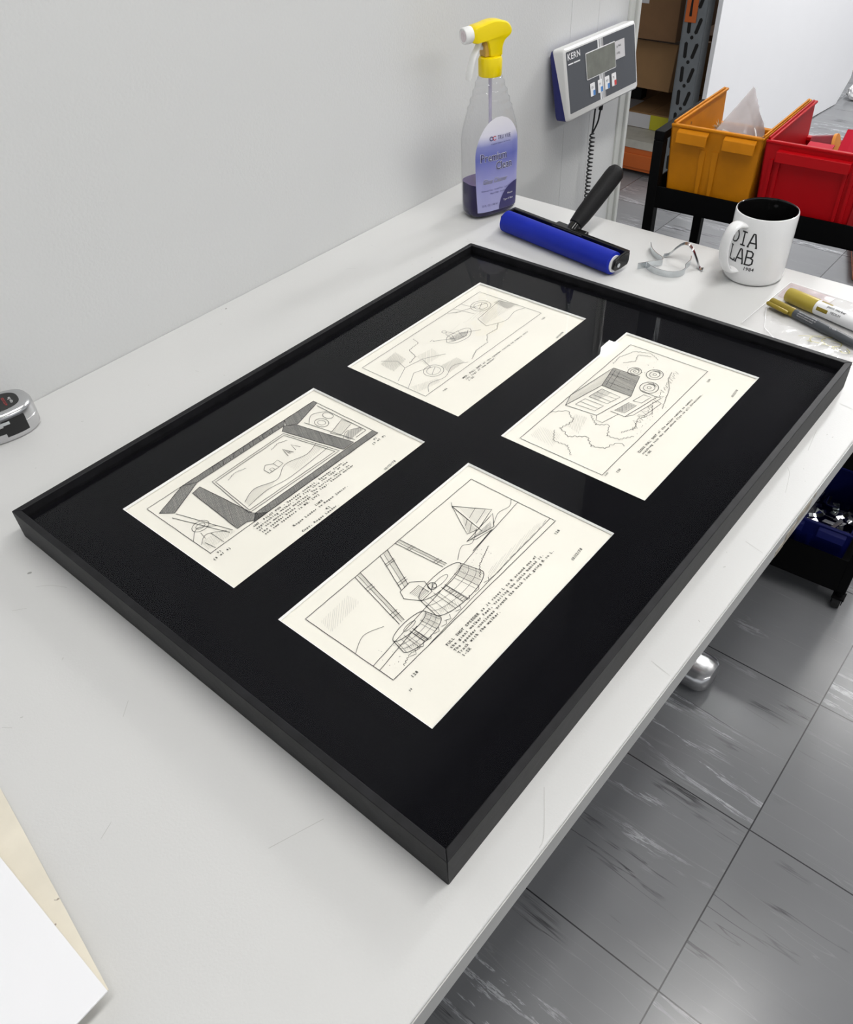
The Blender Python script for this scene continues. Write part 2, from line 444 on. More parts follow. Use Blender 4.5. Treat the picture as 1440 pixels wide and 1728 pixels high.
sc = [[(.705, -.008), (.700, -.035)], [(.43, -.018), (.425, -.037)], [(.52, -.02), (.55, -.012), (.56, -.006)], [(.25, -.016), (.246, -.035)],
      [(-.03, .48), (-.02, .47), (-.012, .455)], [(-.06, .47), (-.05, .462)], [(-.13, .36), (-.125, .353)], [(-.05, .30), (-.062, .290)],
      [(-.12, .22), (-.132, .215)], [(.3, .66), (.302, .655)], [(.62, .70), (.63, .69)], [(.60, -.012), (.64, -.006)], [(-.02, .10), (-.06, .115)],
      [(.80, .61), (.815, .585), (.83, .575)], [(.76, .64), (.765, .63)], [(.10, -.01), (.07, -.03), (.06, -.033)]]
for s in sc: ribbon(bm, spline([(x, y) for x, y in s], 4), .00038, TZ+.0002)
for _ in range(45):
    x, y = random.uniform(-.3, .97), random.choice((random.uniform(-.03, -.005), random.uniform(.57, .76), random.uniform(-.03, .7)))
    if -.01 < x < .75 and -.01 < y < .56: continue
    a = random.uniform(0, PI); l = random.uniform(.0008, .003)
    ribbon(bm, [(x, y), (x+l*math.cos(a), y+l*math.sin(a))], .0007, TZ+.0002)
obj('scratches', bm, M['scratch'], top, fix=False, label='fine grey scratches and specks')['kind'] = 'stuff'
def table_leg(x):
    lg = B(); box(lg, x-.035, x+.035, .30, .38, .05, TZ-.06)
    l = obj('leg', lg, M['legmetal'], t, bevel=.006)
    bm = B()
    rings = []
    for y, s, h in ((.052, .35, .6), (.055, .7, .85), (.063, .93, .97), (.076, 1, 1), (.10, 1, 1), (.60, 1, 1), (.63, .9, .9), (.64, .5, .6)):
        rings.append([(x + px*s, y, .026 + pz*h) for px, pz in superellipse(.040, .024, 3.2, 28)])
    loft(bm, rings); obj('foot', bm, M['chrome'], l, smooth=True, label='polished metal foot on the floor')
    bm = B(); box(bm, x-.03, x+.03, .05, .68, TZ-.06, TZ-.028); obj('bracket', bm, M['legmetal'], l)
table_leg(.826); table_leg(-.72)

# ------------------------------------------------------------------ framed picture
FW, FD, FH, IN = .740, .5535, .03465, .0068
F = thing('framed_picture', 'large black framed picture lying flat with four storyboard sheets behind glass', 'framed picture', (0, 0, 0))
oc = [(0, 0), (FW, 0), (FW, FD), (0, FD)]; ic = [(IN, IN), (FW-IN, IN), (FW-IN, FD-IN), (IN, FD-IN)]
for i in range(4):
    j = (i+1) % 4
    g = .00012
    a, b, c, d = Vector(oc[i]), Vector(oc[j]), Vector(ic[j]), Vector(ic[i])
    u = (b-a).normalized()*g
    bm = B(); prism(bm, [a+u, b-u, c-u, d+u], .0, FH)
    obj('frame_rail', bm, M['frame'], F, bevel=.0006)
bm = B(); box(bm, IN, FW-IN, IN, FD-IN, .003, .006); obj('backing_board', bm, M['mat'], F)
WX = [(.076, .343), (.4005, .668)]; WY = [(.0765, .2495), (.3085, .4815)]
ZM, ZS = .0222, .0202
bm = B()
xs = [IN+.0002, WX[0][0], WX[0][1], WX[1][0], WX[1][1], FW-IN-.0002]; ys = [IN+.0002, WY[0][0], WY[0][1], WY[1][0], WY[1][1], FD-IN-.0002]
g = {(i, j): bm.verts.new((x, y, ZM)) for i, x in enumerate(xs) for j, y in enumerate(ys)}
for i in range(5):
    for j in range(5):
        if i in (1, 3) and j in (1, 3): continue
        bm.faces.new((g[i, j], g[i+1, j], g[i+1, j+1], g[i, j+1]))
gb = {}
for (i, j), v in list(g.items()):
    if i in (0, 5) or j in (0, 5): gb[i, j] = bm.verts.new((v.co.x, v.co.y, .0062))
for k in range(5):
    for a, b in (((k, 0), (k+1, 0)), ((k, 5), (k+1, 5)), ((0, k), (0, k+1)), ((5, k), (5, k+1))): bm.faces.new((g[a], g[b], gb[b], gb[a]))
mt = obj('mat_board', bm, M['mat'], F)
bv = .0015
for (x0, x1) in WX:
    for (y0, y1) in WY:
        bm = B()
        o_ = [(x0, y0), (x1, y0), (x1, y1), (x0, y1)]; i_ = [(x0+bv, y0+bv), (x1-bv, y0+bv), (x1-bv, y1-bv), (x0+bv, y1-bv)]
        A = [bm.verts.new((*p, ZM)) for p in o_]; D = [bm.verts.new((*p, ZS+.0001)) for p in i_]; E_ = [bm.verts.new((*p, ZS-.0003)) for p in o_]
        for k in range(4):
            bm.faces.new((A[k], A[(k+1) % 4], D[(k+1) % 4], D[k])); bm.faces.new((D[k], D[(k+1) % 4], E_[(k+1) % 4], E_[k]))
        obj('window_bevel', bm, M['bevel'], mt, label='white bevelled cut of the mat window')
bm = B(); box(bm, IN+.0002, FW-IN-.0002, IN+.0002, FD-IN-.0002, .0252, .0258); obj('glass_pane', bm, M['glass'], F)

def J(s=.25): return random.uniform(-s, s)
class Sketch:
    """pen and pencil lines on one sheet, millimetres from the window's lower left corner"""
    def __init__(self, ox, oy): self.o = (ox, oy); self.ink = B(); self.pen = B(); self.lt = B()
    def _t(self, p): return ((p[0])/1000, (p[1])/1000)
    def line(self, pts, w=.42, bm=None, n=None, z=.0002, wob=.18):
        out = []
        for a, b in zip(pts, pts[1:]):
            L = math.hypot(b[0]-a[0], b[1]-a[1]); k = n or max(1, int(L/7))
            for q in range(k): out.append((a[0]+(b[0]-a[0])*q/k + (J(wob) if q else 0), a[1]+(b[1]-a[1])*q/k + (J(wob) if q else 0)))
        out.append(pts[-1]); ribbon(bm or self.ink, [self._t(p) for p in out], w*INKW/1000, z)
    def curve(self, pts, w=.4, bm=None, z=.0002, n=5):
        ribbon(bm or self.ink, [(p.x/1000, p.y/1000) for p in spline(pts, n)], w*INKW/1000, z)
    def rect(self, x0, y0, x1, y1, w=.42, ext=1.):
        self.line([(x0-J(ext), y0+J()), (x1+ext*.6, y0+J())], w); self.line([(x0+J(), y1+J()), (x1-J(ext), y1+J())], w)
        self.line([(x0+J(), y0-ext*.4), (x0+J(), y1+J(ext))], w); self.line([(x1+J(), y0+J(ext)), (x1+J(), y1+ext*.3)], w)
    def ell(self, cx, cy, rx, ry, w=.38, a0=0, a1=360, rot=0, bm=None):
        pts = []
        for k in range(25):
            a = math.radians(a0+(a1-a0)*k/24); x, y = rx*math.cos(a), ry*math.sin(a); c, s = math.cos(math.radians(rot)), math.sin(math.radians(rot))
            pts.append((cx+x*c-y*s, cy+x*s+y*c))
        ribbon(bm or self.ink, [self._t(p) for p in pts], w*INKW/1000, .0002)
    def hatch(self, poly, ang=50, gap=.9, w=.28, soft=True, bm=None, jit=.4):
        bm = bm or (self.lt if soft else self.pen)
        c, s = math.cos(math.radians(ang)), math.sin(math.radians(ang))
        P = [(x*c+y*s, -x*s+y*c) for x, y in poly]
        v = min(p[1] for p in P)
        hi = max(p[1] for p in P)
        while v < hi:
            xs_ = []
            for (x0, y0), (x1, y1) in zip(P, P[1:]+P[:1]):
                if (y0 > v) != (y1 > v): xs_.append(x0 + (v-y0)/(y1-y0)*(x1-x0))
            xs_.sort()
            for a, b in zip(xs_[::2], xs_[1::2]):
                a += J(jit); b += J(jit)
                if b-a > .5:
                    ribbon(bm, [self._t((x*c-y*s, x*s+y*c)) for x, y in ((a, v), ((a+b)/2, v+J(.1)), (b, v))], w/1000, .00012)
            v += gap*(1+J(.25))
    def cloud(self, pts, w=.3, bump=3.):
        out = []
        for (a, b) in zip(pts, pts[1:]):
            L = math.hypot(b[0]-a[0], b[1]-a[1]); k = max(1, int(L/bump)); nx, ny = -(b[1]-a[1])/L, (b[0]-a[0])/L
            for q in range(k):
                t0 = q/k; tm = (q+.5)/k; h = random.uniform(.5, 1.5)*bump*.35
                out.append((a[0]+(b[0]-a[0])*t0, a[1]+(b[1]-a[1])*t0)); out.append((a[0]+(b[0]-a[0])*tm+nx*h, a[1]+(b[1]-a[1])*tm+ny*h))
        out.append(pts[-1]); self.curve(out, w, n=3)
    def dots(self, x0, y0, x1, y1, n, s=.5):
        for _ in range(n):
            x, y = random.uniform(x0, x1), random.uniform(y0, y1); self.line([(x, y), (x+J(s)+.3, y+J(s))], .35, n=1)

def sheet(ox, oy, label):
    bm = B()
    # paper with a faint wave, one continuous sheet
    nx, ny = 12, 8
    G = [[bm.verts.new((-.004 + .275*i/nx, -.004 + .181*j/ny, -.0003)) for j in range(ny+1)] for i in range(nx+1)]
    for i in range(nx):
        for j in range(ny): bm.faces.new((G[i][j], G[i+1][j], G[i+1][j+1], G[i][j+1]))
    s = obj('storyboard_sheet', bm, M['paper'], F, label=label); s.location = (ox, oy, ZS-.0004)
    return s
def finish(sk, s, lines, hand=()):
    for nm, b, m, lb in (('ink_drawing', sk.ink, M['ink'], 'black pen lines inside the ruled panel'), ('pencil_lines', sk.pen, M['pencil'], 'dark pencil hatching'), ('pencil_shading', sk.lt, M['pencil_light'], 'soft grey pencil shading')):
        if len(b.faces): o = obj(nm, b, m, s, fix=False, label=lb)
        else: b.free()
    for txt, x, y in lines:
        bm = B(); put_text(bm, txt, x/1000, (y-.9)/1000, .0036, .00262, z=.0002, bold=.028, slab=.12, rot=math.radians(J(.3)))
        obj('typed_line', bm, M['type'], s, fix=False)
    for txt, x, y, sz in hand:
        bm = B(); put_text(bm, txt, x/1000, y/1000, sz/1000, None, z=.0002, sx=1., track=.26, shear=.2, rot=math.radians(4), bold=.02)
        obj('handwritten_note', bm, M['ink'], s, fix=False)

# sheet 128 (nearest): generic pipes, tanks and a small kite-like sailboat on an open plain
INKW = 1.45
s = sheet(.076, .0765, 'nearest cream sheet, typed number 128 under a line drawing')
k = Sketch(0, 0); k.rect(16, 54, 250, 156)
k.line([(16, 76), (60, 80), (112, 84), (190, 93), (250, 98)], .38); k.line([(16, 69), (70, 75)], .4); k.line([(60, 54), (120, 57), (250, 60)], .35)
k.line([(170, 92), (204, 95)], .5)
for x0, x1, y0, y1, w_ in ((78, 62, 156, 88, 7), (112, 92, 156, 112, 10), (133, 137, 156, 101, 6)):      # sloping pipes with collars
    k.line([(x0, y0), (x1, y1)]); k.line([(x0+w_, y0), (x1+w_*.9, y1)]); k.line([(x0+w_*.45, y0), (x1+w_*.45, y1)], .25)
    for f in (.25, .30, .8, .86): k.line([(x0+(x1-x0)*f-1, y0+(y1-y0)*f), (x0+(x1-x0)*f+w_+1, y0+(y1-y0)*f-1)], .35)
    k.hatch([(x0+w_*.55, y0), (x0+w_, y0), (x1+w_*.9, y1), (x1+w_*.5, y1)], 80, 1.1)
k.line([(90, 112), (86, 104), (94, 90), (108, 90), (113, 103), (104, 113), (90, 112)]); k.line([(94, 104), (106, 104), (106, 92)], .35)
k.hatch([(94, 104), (106, 104), (106, 92), (95, 92)], 0, 1.4, .3, False)
# two low round storage tanks
for cx, cy, r, h in ((66, 66, 24, 14), (122, 70, 33, 22)):
    k.ell(cx, cy, r, r*.30, .45, 180, 360); k.line([(cx-r, cy), (cx-r*.86, cy+h)]); k.line([(cx+r, cy), (cx+r*.86, cy+h)])
    k.ell(cx, cy+h, r*.86, r*.24, .42); k.ell(cx, cy+h, r*.3, r*.09, .3)
    k.line([(cx-r*.5, cy-r*.26), (cx-r*.44, cy+h*.8)], .28); k.line([(cx+r*.5, cy-r*.26), (cx+r*.44, cy+h*.8)], .28)
    k.hatch([(cx+r*.5, cy-r*.25), (cx+r, cy), (cx+r*.86, cy+h), (cx+r*.44, cy+h*.8)], 75, 1.0)
    k.hatch([(cx-r*.9, cy-2), (cx-r*.3, cy-r*.27), (cx-r*.3, cy), (cx-r*.85, cy+3)], 60, 1.6)
    for q in range(5): k.line([(cx-r+q*r*.42, cy-r*.30+J(1)), (cx-r+q*r*.42+5, cy-r*.30-2+J(1)), (cx-r+q*r*.42+8, cy-r*.26)], .3)
k.ell(113, 94, 4, 4, .5); k.line([(110, 92), (116, 96)], .45)
k.cloud([(32, 56), (44, 60), (56, 57)], .3); k.cloud([(148, 66), (160, 76), (172, 80), (184, 84)], .32); k.dots(140, 76, 180, 90, 16); k.dots(24, 60, 52, 84, 14)
# a small sailing boat
k.line([(176, 104), (208, 96), (222, 108), (176, 104)], .45); k.line([(196, 101), (206, 146)], .4); k.line([(206, 146), (226, 112), (197, 106), (206, 146)], .42)
k.line([(206, 146), (184, 110), (195, 106)], .4); k.line([(188, 110), (199, 116)], .3); k.line([(192, 118), (201, 123)], .3); k.line([(201, 112), (222, 117)], .3); k.line([(203, 122), (218, 126)], .3)
k.line([(180, 103), (184, 99), (203, 95)], .35); k.hatch([(184, 110), (195, 106), (201, 130)], 60, 1.0); k.hatch([(180, 103), (205, 97), (212, 103)], 20, .9, .3, False)
for cx, cy, r, h in ((66, 66, 24, 14), (122, 70, 33, 22)):
    for q in range(7):
        a = math.radians(200+q*23); k.line([(cx+r*math.cos(a), cy+r*.3*math.sin(a)), (cx+r*.86*math.cos(a), cy+h+r*.24*math.sin(a))], .24, k.pen)
    k.ell(cx, cy+h*.33, r*.95, r*.28, .26, 185, 355, bm=k.pen); k.ell(cx, cy+h*.66, r*.91, r*.26, .26, 185, 355, bm=k.pen)
    k.line([(cx-r*.2, cy-r*.28), (cx-r*.16, cy+h*.75)], .4); k.line([(cx-r*.05, cy-r*.30), (cx-r*.02, cy+h*.74)], .4)
    for q in range(8): k.line([(cx-r*.2, cy-r*.24+q*h*.12), (cx-r*.04, cy-r*.26+q*h*.12)], .3)
k.curve([(152, 96), (168, 104), (178, 99), (196, 108)], .3); k.curve([(210, 98), (226, 104), (240, 101), (250, 106)], .3); k.curve([(16, 96), (34, 104), (52, 97)], .3)
for q in range(9): k.line([(150+q*11, 58+q*.3+J(1)), (158+q*11, 58.6+q*.3+J(1))], .26, k.pen)
k.line([(206, 146), (210, 150)], .34); k.hatch([(200, 112), (224, 112), (208, 140)], 70, 1.5, .22)
k.hatch([(20, 128), (60, 132), (58, 146), (22, 144)], 40, 1.8, .25); k.hatch([(150, 60), (240, 62), (236, 66), (160, 66)], 12, 1.5, .25)
finish(k, s, [('FULL SHOT SPEEDER as it races L to R around one of', 69, 42), ('the giant walker feet, trailing the cable behind it.', 69, 37.7), ('The speeder continues around the back foot going R to L.', 69, 33.4),
              ('Truck with the walker.', 69, 29.1), ('1-SX', 69, 24.8), ('128', 27, 44), ('128', 234, 44)], [('10/12/78', 216, 12, 4.0), ('34', 16, 36, 2.6)])

# sheet 91 (left): heavy shaded window frame, village in a valley beyond
s = sheet(.076, .3085, 'left cream sheet, typed caption (3 of 4) and a drawn view through a dark window frame')
k = Sketch(0, 0); k.rect(16, 54, 250, 156)
fr = [((16, 142), (70, 156), (86, 156), (22, 132))]
bars = [[(60, 156), (204, 156), (196, 148), (74, 148)], [(20, 140), (60, 156), (74, 148), (30, 128)], [(66, 60), (74, 54), (88, 54), (80, 62), (78, 66), (71, 140), (60, 138), (54, 60)],
        [(70, 54), (250, 54), (250, 62), (80, 63)], [(206, 64), (222, 64), (206, 138), (196, 148), (188, 142)], [(204, 156), (250, 156), (250, 150), (208, 138), (198, 146)]]
for b in bars:
    k.line(b + [b[0]], .5)
    k.hatch(b, 62, .75, .36, False); k.hatch(b, -35, 1.1, .3, False)
for b in ([(76, 68), (84, 136), (186, 138), (202, 66), (76, 68)], [(79, 71), (86, 133), (184, 135), (198, 69), (79, 71)], [(46, 62), (24, 124)], [(50, 62), (30, 126)], [(226, 66), (214, 134)], [(230, 68), (246, 68), (246, 146)]): k.line(b, .42)
for q in range(7): k.line([(96+q*14, 149), (100+q*14, 155), (108+q*14, 155), (106+q*14, 149)], .4)
k.curve([(84, 84), (104, 92), (128, 84), (150, 96), (176, 90), (196, 96)], .35); k.curve([(82, 76), (110, 80), (140, 76), (199, 80)], .3)
k.hatch([(84, 84), (104, 92), (128, 84), (110, 79), (83, 76)], 20, 1.2, .3); k.hatch([(150, 95), (176, 90), (196, 96), (198, 84), (150, 80)], 25, 1.5, .26)
k.line([(130, 98), (130, 107), (136, 112), (143, 107), (143, 98), (130, 98)], .4); k.line([(143, 107), (150, 108), (150, 99), (143, 98)], .35); k.line([(134, 98), (134, 103), (138, 103), (138, 98)], .3)
k.line([(162, 104), (166, 118), (170, 104)], .36); k.line([(174, 105), (177, 116), (181, 105)], .36); k.line([(165, 108), (168, 108)], .3); k.hatch([(166, 117), (170, 105), (165, 105)], 70, .9, .3, False)
k.cloud([(96, 124), (108, 128), (120, 124)], .28); k.cloud([(158, 126), (170, 129), (180, 125)], .28)
k.curve([(16, 80), (30, 92), (44, 80)], .36); k.curve([(18, 70), (30, 78), (46, 66)], .32); k.line([(24, 56), (22, 70)], .32); k.line([(34, 56), (34, 76)], .32); k.hatch([(18, 60), (50, 58), (46, 70), (20, 74)], 35, 1.3, .3)
k.ell(34, 92, 9, 7, .36); k.ell(34, 92, 5, 3.6, .3); k.line([(28, 84), (26, 74)], .3)
k.curve([(216, 128), (230, 138), (246, 128)], .36); k.ell(226, 118, 7, 9, .38); k.ell(226, 118, 4, 5, .3); k.line([(218, 96), (244, 104), (246, 90), (222, 84), (218, 96)], .36); k.hatch([(218, 96), (244, 104), (246, 90), (222, 84)], 30, 1.0)
k.ell(240, 122, 5, 7, .36); k.curve([(220, 78), (232, 84), (246, 76)], .34); k.hatch([(222, 70), (246, 72), (246, 78), (232, 83), (222, 78)], 45, .9, .32, False)
finish(k, s, [('INT. PILOT POV - Speeder cockpit. Speeder turns,', 65, 49), ('approaching walker, and flys thru the legs of one', 65, 44.8), ('of the monstrous machines. The horizon twists as', 65, 40.6),
              ('the speeder banks through the legs. Second walker', 65, 36.4), ('and two speeders in BG. (VV)', 65, 32.2), ('LUKE', 124, 23), ('Rogue Leader to Rogue Junior.', 90, 18.6), ('RJ', 127, 10.5), ('Copy, Rogue Leader.', 90, 6),
              ('91', 20, 49), ('(3 of 4)', 12, 44.6), ('91', 238, 49), ('(3 of 4)', 231, 44.6)], [('10/12/78', 208, 4, 4.0)])

# sheet 123 (far left): rocky banks and a small rowing boat between them
s = sheet(.4005, .3085, 'farthest cream sheet, typed number 123 under a faint pencil drawing')
k = Sketch(0, 0); k.rect(11, 57, 249, 159, .32)
P_ = k.pen
def pc(pts, w=.34): k.curve(pts, w, P_)
def pl(pts, w=.34): k.line(pts, w, P_)
pl([(11, 84), (40, 100), (62, 92)]); pl([(16, 104), (42, 116), (70, 112)]); pl([(62, 92), (70, 112), (96, 96)]); k.ell(58, 84, 13, 12, .36, bm=P_); k.ell(58, 84, 9, 8, .3, bm=P_); pl([(50, 80), (66, 88)])
pc([(20, 60), (34, 70), (56, 64), (80, 72), (98, 62)]); k.hatch([(66, 66), (96, 66), (98, 80), (72, 84)], 20, 1.0, .34); k.hatch([(12, 70), (44, 62), (48, 70), (14, 84)], 35, 1.4)
pl([(42, 116), (48, 134), (36, 150)]); k.cloud([(54, 118), (70, 122), (76, 138), (96, 140), (100, 152)], .3); k.hatch([(28, 122), (58, 128), (62, 150), (30, 146)], 50, 1.1, .34); k.hatch([(62, 100), (90, 98), (96, 118), (70, 122)], 40, 1.5)
pl([(190, 159), (196, 128)]); pl([(206, 159), (212, 126)]); pl([(182, 150), (230, 132)]); pl([(176, 158), (190, 146)]); k.ell(218, 134, 15, 13, .36, bm=P_); k.ell(218, 134, 10, 9, .3, bm=P_); pl([(211, 131), (226, 138)])
pl([(180, 96), (188, 116), (244, 122), (249, 92)]); pc([(180, 96), (206, 84), (232, 88), (249, 82)]); k.hatch([(184, 100), (246, 96), (244, 120), (190, 114)], 15, 1.6); k.hatch([(232, 100), (248, 98), (246, 124), (236, 126)], 60, .8, .32)
k.cloud([(150, 72), (164, 82), (182, 80), (196, 88)], .3); k.cloud([(106, 62), (126, 70), (150, 70)], .3)
pc([(118, 112), (124, 102), (146, 98), (162, 108), (156, 116), (130, 120), (118, 112)], .4); pc([(122, 111), (128, 106), (146, 103), (158, 109)], .34); pl([(128, 106), (136, 118)]); pl([(140, 103), (148, 117)]); pl([(110, 128), (134, 108)], .38); pl([(168, 96), (146, 112)], .38); pl([(106, 130), (112, 131), (110, 126)])
pl([(130, 114), (133, 126), (139, 128), (141, 116)]); k.ell(136, 131, 3, 3, .34, bm=P_); k.hatch([(124, 108), (146, 101), (156, 108), (146, 114), (128, 116)], 30, .9, .3, False)
k.hatch([(96, 120), (160, 128), (210, 112), (240, 124), (200, 128)], 8, 3.0, .2)
finish(k, s, [('MED. FULL SHOT of the speeder racing to camera thru', 66, 45), ('the legs of the walker.', 66, 40.8), ('1-SX', 66, 36.6), ('123', 31, 47), ('123', 235, 47)], [('10/12/78', 208, 5, 3.8)])

# sheet 139 (right): a lorry ploughing through drifting smoke
s = sheet(.4005, .0765, 'right hand cream sheet, typed number 139 under a drawing with billowing clouds')
k = Sketch(0, 0); k.rect(11, 54, 248, 156)
k.cloud([(70, 156), (84, 142), (72, 128), (52, 132), (44, 116), (56, 100), (44, 88), (50, 74), (66, 68), (66, 60)], .34, 5); k.cloud([(92, 118), (80, 104), (88, 92), (70, 84), (72, 70), (86, 60)], .32, 4)
k.cloud([(84, 74), (100, 66), (116, 72), (134, 64), (150, 72)], .3, 3.4); k.cloud([(198, 150), (214, 152), (236, 144), (244, 126), (236, 112)], .3, 4); k.cloud([(206, 142), (218, 132), (232, 136), (238, 122)], .3, 3)
k.line([(92, 150), (96, 112), (150, 100), (150, 138), (92, 150)], .46); k.line([(92, 150), (112, 156), (190, 146), (150, 138)], .42); k.line([(190, 146), (192, 112), (150, 100)], .42)
k.line([(100, 142), (102, 118), (116, 115), (116, 139), (100, 142)], .36); k.line([(122, 138), (122, 114), (142, 109), (144, 134), (122, 138)], .36)
k.hatch([(150, 138), (190, 146), (192, 112), (150, 100)], 82, .85, .36, False); k.hatch([(92, 150), (112, 156), (190, 146), (150, 138)], -8, 1.3, .3)
k.line([(112, 104), (112, 86), (166, 76), (168, 96)], .44); k.line([(116, 101), (118, 90), (138, 86), (138, 96), (116, 101)], .36); k.hatch([(117, 100), (119, 91), (137, 87), (137, 96)], 30, .9, .34, False); k.line([(144, 94), (146, 84), (162, 81), (162, 90), (144, 94)], .36)
k.line([(112, 86), (120, 80), (172, 70), (166, 76)], .36); k.line([(124, 76), (126, 70), (158, 66), (160, 72)], .38)
for cx, cy, r in ((178, 92, 12), (198, 122, 9), (206, 100, 11)):
    k.ell(cx, cy, r, r*.85, .46); k.ell(cx, cy, r*.62, r*.52, .36); k.ell(cx, cy, r*.2, r*.18, .36); k.hatch([(cx+r*.5, cy-r*.6), (cx+r*.95, cy), (cx+r*.5, cy+r*.6), (cx+r*.62, cy)], 30, .6, .34, False)
for q in range(12): x = 96+q*11; k.line([(x, 66+q*1.2+J(2)), (x+4, 72+q*1.2+J(3)), (x+6, 65+q*1.2), (x+9, 69+q*1.2+J(2))], .32)
k.line([(96, 112), (88, 108), (88, 100), (112, 94)], .36); k.line([(152, 134), (188, 142)], .3); k.line([(152, 128), (189, 136)], .28); k.line([(160, 139), (161, 104)], .3); k.line([(176, 143), (178, 108)], .3)
k.line([(108, 140), (108, 118)], .28); k.line([(128, 136), (128, 113)], .28); k.line([(135, 135), (136, 111)], .28); k.hatch([(122, 138), (122, 126), (144, 121), (144, 134)], 15, 1.0, .26, False)
k.cloud([(20, 96), (32, 108), (30, 124), (46, 134)], .28, 4); k.cloud([(150, 60), (170, 66), (190, 72), (206, 82), (222, 86)], .3, 3)
k.dots(90, 58, 160, 76, 26); k.dots(200, 90, 244, 148, 30); k.hatch([(56, 110), (86, 118), (84, 132), (60, 128)], 40, 1.7, .26); k.hatch([(20, 120), (44, 124), (42, 150), (22, 150)], 55, 2.2, .22)
finish(k, s, [('CLOSE FULL SHOT of the walker coming to camera', 65, 42.5), ('crashing into the snow which flys in all directions.', 65, 38.2), ('1-SX', 65, 34), ('139', 23, 44), ('139', 227, 44)], [('10/12/78', 216, 8, 3.8), ('1-SX', 12, 50, 2.6)])

# ------------------------------------------------------------------ spray bottle
BU = math.atan2(-.33, .945)
bt = thing('spray_bottle', 'clear spray bottle of purple glass cleaner with a yellow spray head', 'spray bottle', (.917, .652, 0), BU)
prof = [(0, .034, .018), (.002, .040, .0235), (.007, .0445, .0275), (.02, .0455, .028), (.12, .0455, .028), (.135, .0435, .0275), (.150, .0395, .0262), (.160, .0362, .025)]
for q in range(13):
    z = .162 + q*.0038; f = q/12
    a = .0357 + (.0195-.0357)*f; b_ = .025 + (.0185-.025)*f; r_ = .0011*math.sin(q*PI*.66)
    prof.append((z, a+r_, b_+r_))
prof += [(.2095, .0165, .0160), (.213, .0150, .0150)]
def section(z):
    for (z0, a0, b0), (z1, a1, b1) in zip(prof, prof[1:]):
        if z0 <= z <= z1:
            f = (z-z0)/(z1-z0); return a0+(a1-a0)*f, b0+(b1-b0)*f
    return prof[-1][1:]
def expo(z): return 3.4 if z < .12 else 3.4 - 1.4*min(1, (z-.12)/.09)
bm = B(); loft(bm, [[(x, y, z) for x, y in superellipse(a, b_, expo(z), 64)] for z, a, b_ in prof], True, False)
obj('bottle', bm, M['clear'], bt, smooth=True)
LV = .056
bm = B(); rings = []
for z in (.0015, .004, .008, .02, .04, LV):
    a, b_ = section(z); rings.append([(x, y, z) for x, y in superellipse(a-.0012, b_-.0012, expo(z), 64)])
loft(bm, rings, True, False); lq = obj('liquid', bm, M['liquid'], bt, smooth=True)
bm = B(); a, b_ = section(LV); bm.faces.new([bm.verts.new((x, y, LV)) for x, y in superellipse(a-.0012, b_-.0012, 3.4, 64)]); obj('liquid_surface', bm, M['liquid_top'], lq)
def on_bottle(x, z, off=.0005):          # x along the broad face, z up; the face towards -y
    a, b_ = section(max(z, .008)); n = expo(z); u = min(.995, abs(x)/a)
    return Vector((x, -b_*(1-u**n)**(1/n) - off, z))
# arched label wrapped on the broad face
def lab_w(z):
    if z < .10: return .0405 - .004*(1-z/.10)**2
    return .0405*math.sqrt(max(0., 1-((z-.10)/.056)**2))
bm = B(); rows = []
for i in range(33):
    z = .012 + (.1555-.012)*(i/32)**.9; w = max(.0006, lab_w(z)); rows.append([bm.verts.new(on_bottle(-w + 2*w*j/24, z)) for j in range(25)])
for r0, r1 in zip(rows, rows[1:]):
    for j in range(24): bm.faces.new((r0[j], r0[j+1], r1[j+1], r1[j]))
lb = obj('label', bm, M['label'], bt, smooth=True, label='arched violet label reading Premium Clean')
fnL = lambda x, y, z: on_bottle(x, y, .0008+z)
bm = B(); put_text(bm, 'Premium', -.0335, .093, .0175, fn=fnL, z=0, bold=.035, sx=.74, track=.085); put_text(bm, 'Clean', -.006, .0775, .0175, fn=fnL, bold=.035, sx=.74, track=.085); put_text(bm, 'Glass Cleaner', -.030, .058, .0105, fn=fnL, bold=.03, sx=.72, track=.09, shear=.2)
obj('lettering_outline', bm, M['print_white'], lb, fix=False)
bm = B(); put_text(bm, 'Premium', -.0335, .093, .0175, fn=fnL, z=.0003, bold=.008, sx=.74, track=.085); put_text(bm, 'Clean', -.006, .0775, .0175, fn=fnL, z=.0003, bold=.008, sx=.74, track=.085)
put_text(bm, 'Glass Cleaner', -.030, .058, .0105, fn=fnL, z=.0003, sx=.72, track=.09, shear=.2)
put_text(bm, 'TRU VUE', -.004, .1235, .0085, fn=fnL, z=.0003, sx=.7); put_text(bm, 'A Superior Company for Framing', -.0165, .1175, .0028, fn=fnL, z=.0003, sx=.95)
put_text(bm, 'Ammonia Free - Streak Free - Low Odor', -.0325, .046, .0037, fn=fnL, z=.0003, sx=.9); put_text(bm, 'Won\'t Drip - Anti-Fog', -.017, .0405, .0037, fn=fnL, z=.0003, sx=.9)
put_text(bm, '32 FL. OZ. / 946 ml', -.031, .0215, .0045, fn=fnL, z=.0003, sx=.75)
obj('lettering', bm, M['print_purple'], lb, fix=False)
bm = B()
def ring_on(bm, cx, cz, r, w, a0=0, a1=2*PI, fn=fnL, z=.0003, seg=24):
    pv = None
    for i in range(seg+1):
        a = a0+(a1-a0)*i/seg; q = [bm.verts.new(fn(cx+(r+s*w/2)*math.cos(a), cz+(r+s*w/2)*math.sin(a), z)) for s in (-1, 1)]
        if pv: bm.faces.new((pv[0], q[0], q[1], pv[1]))
        pv = q
ring_on(bm, -.0155, .1265, .0028, .0011); obj('emblem_ring', bm, M['print_purple'], lb, fix=False)
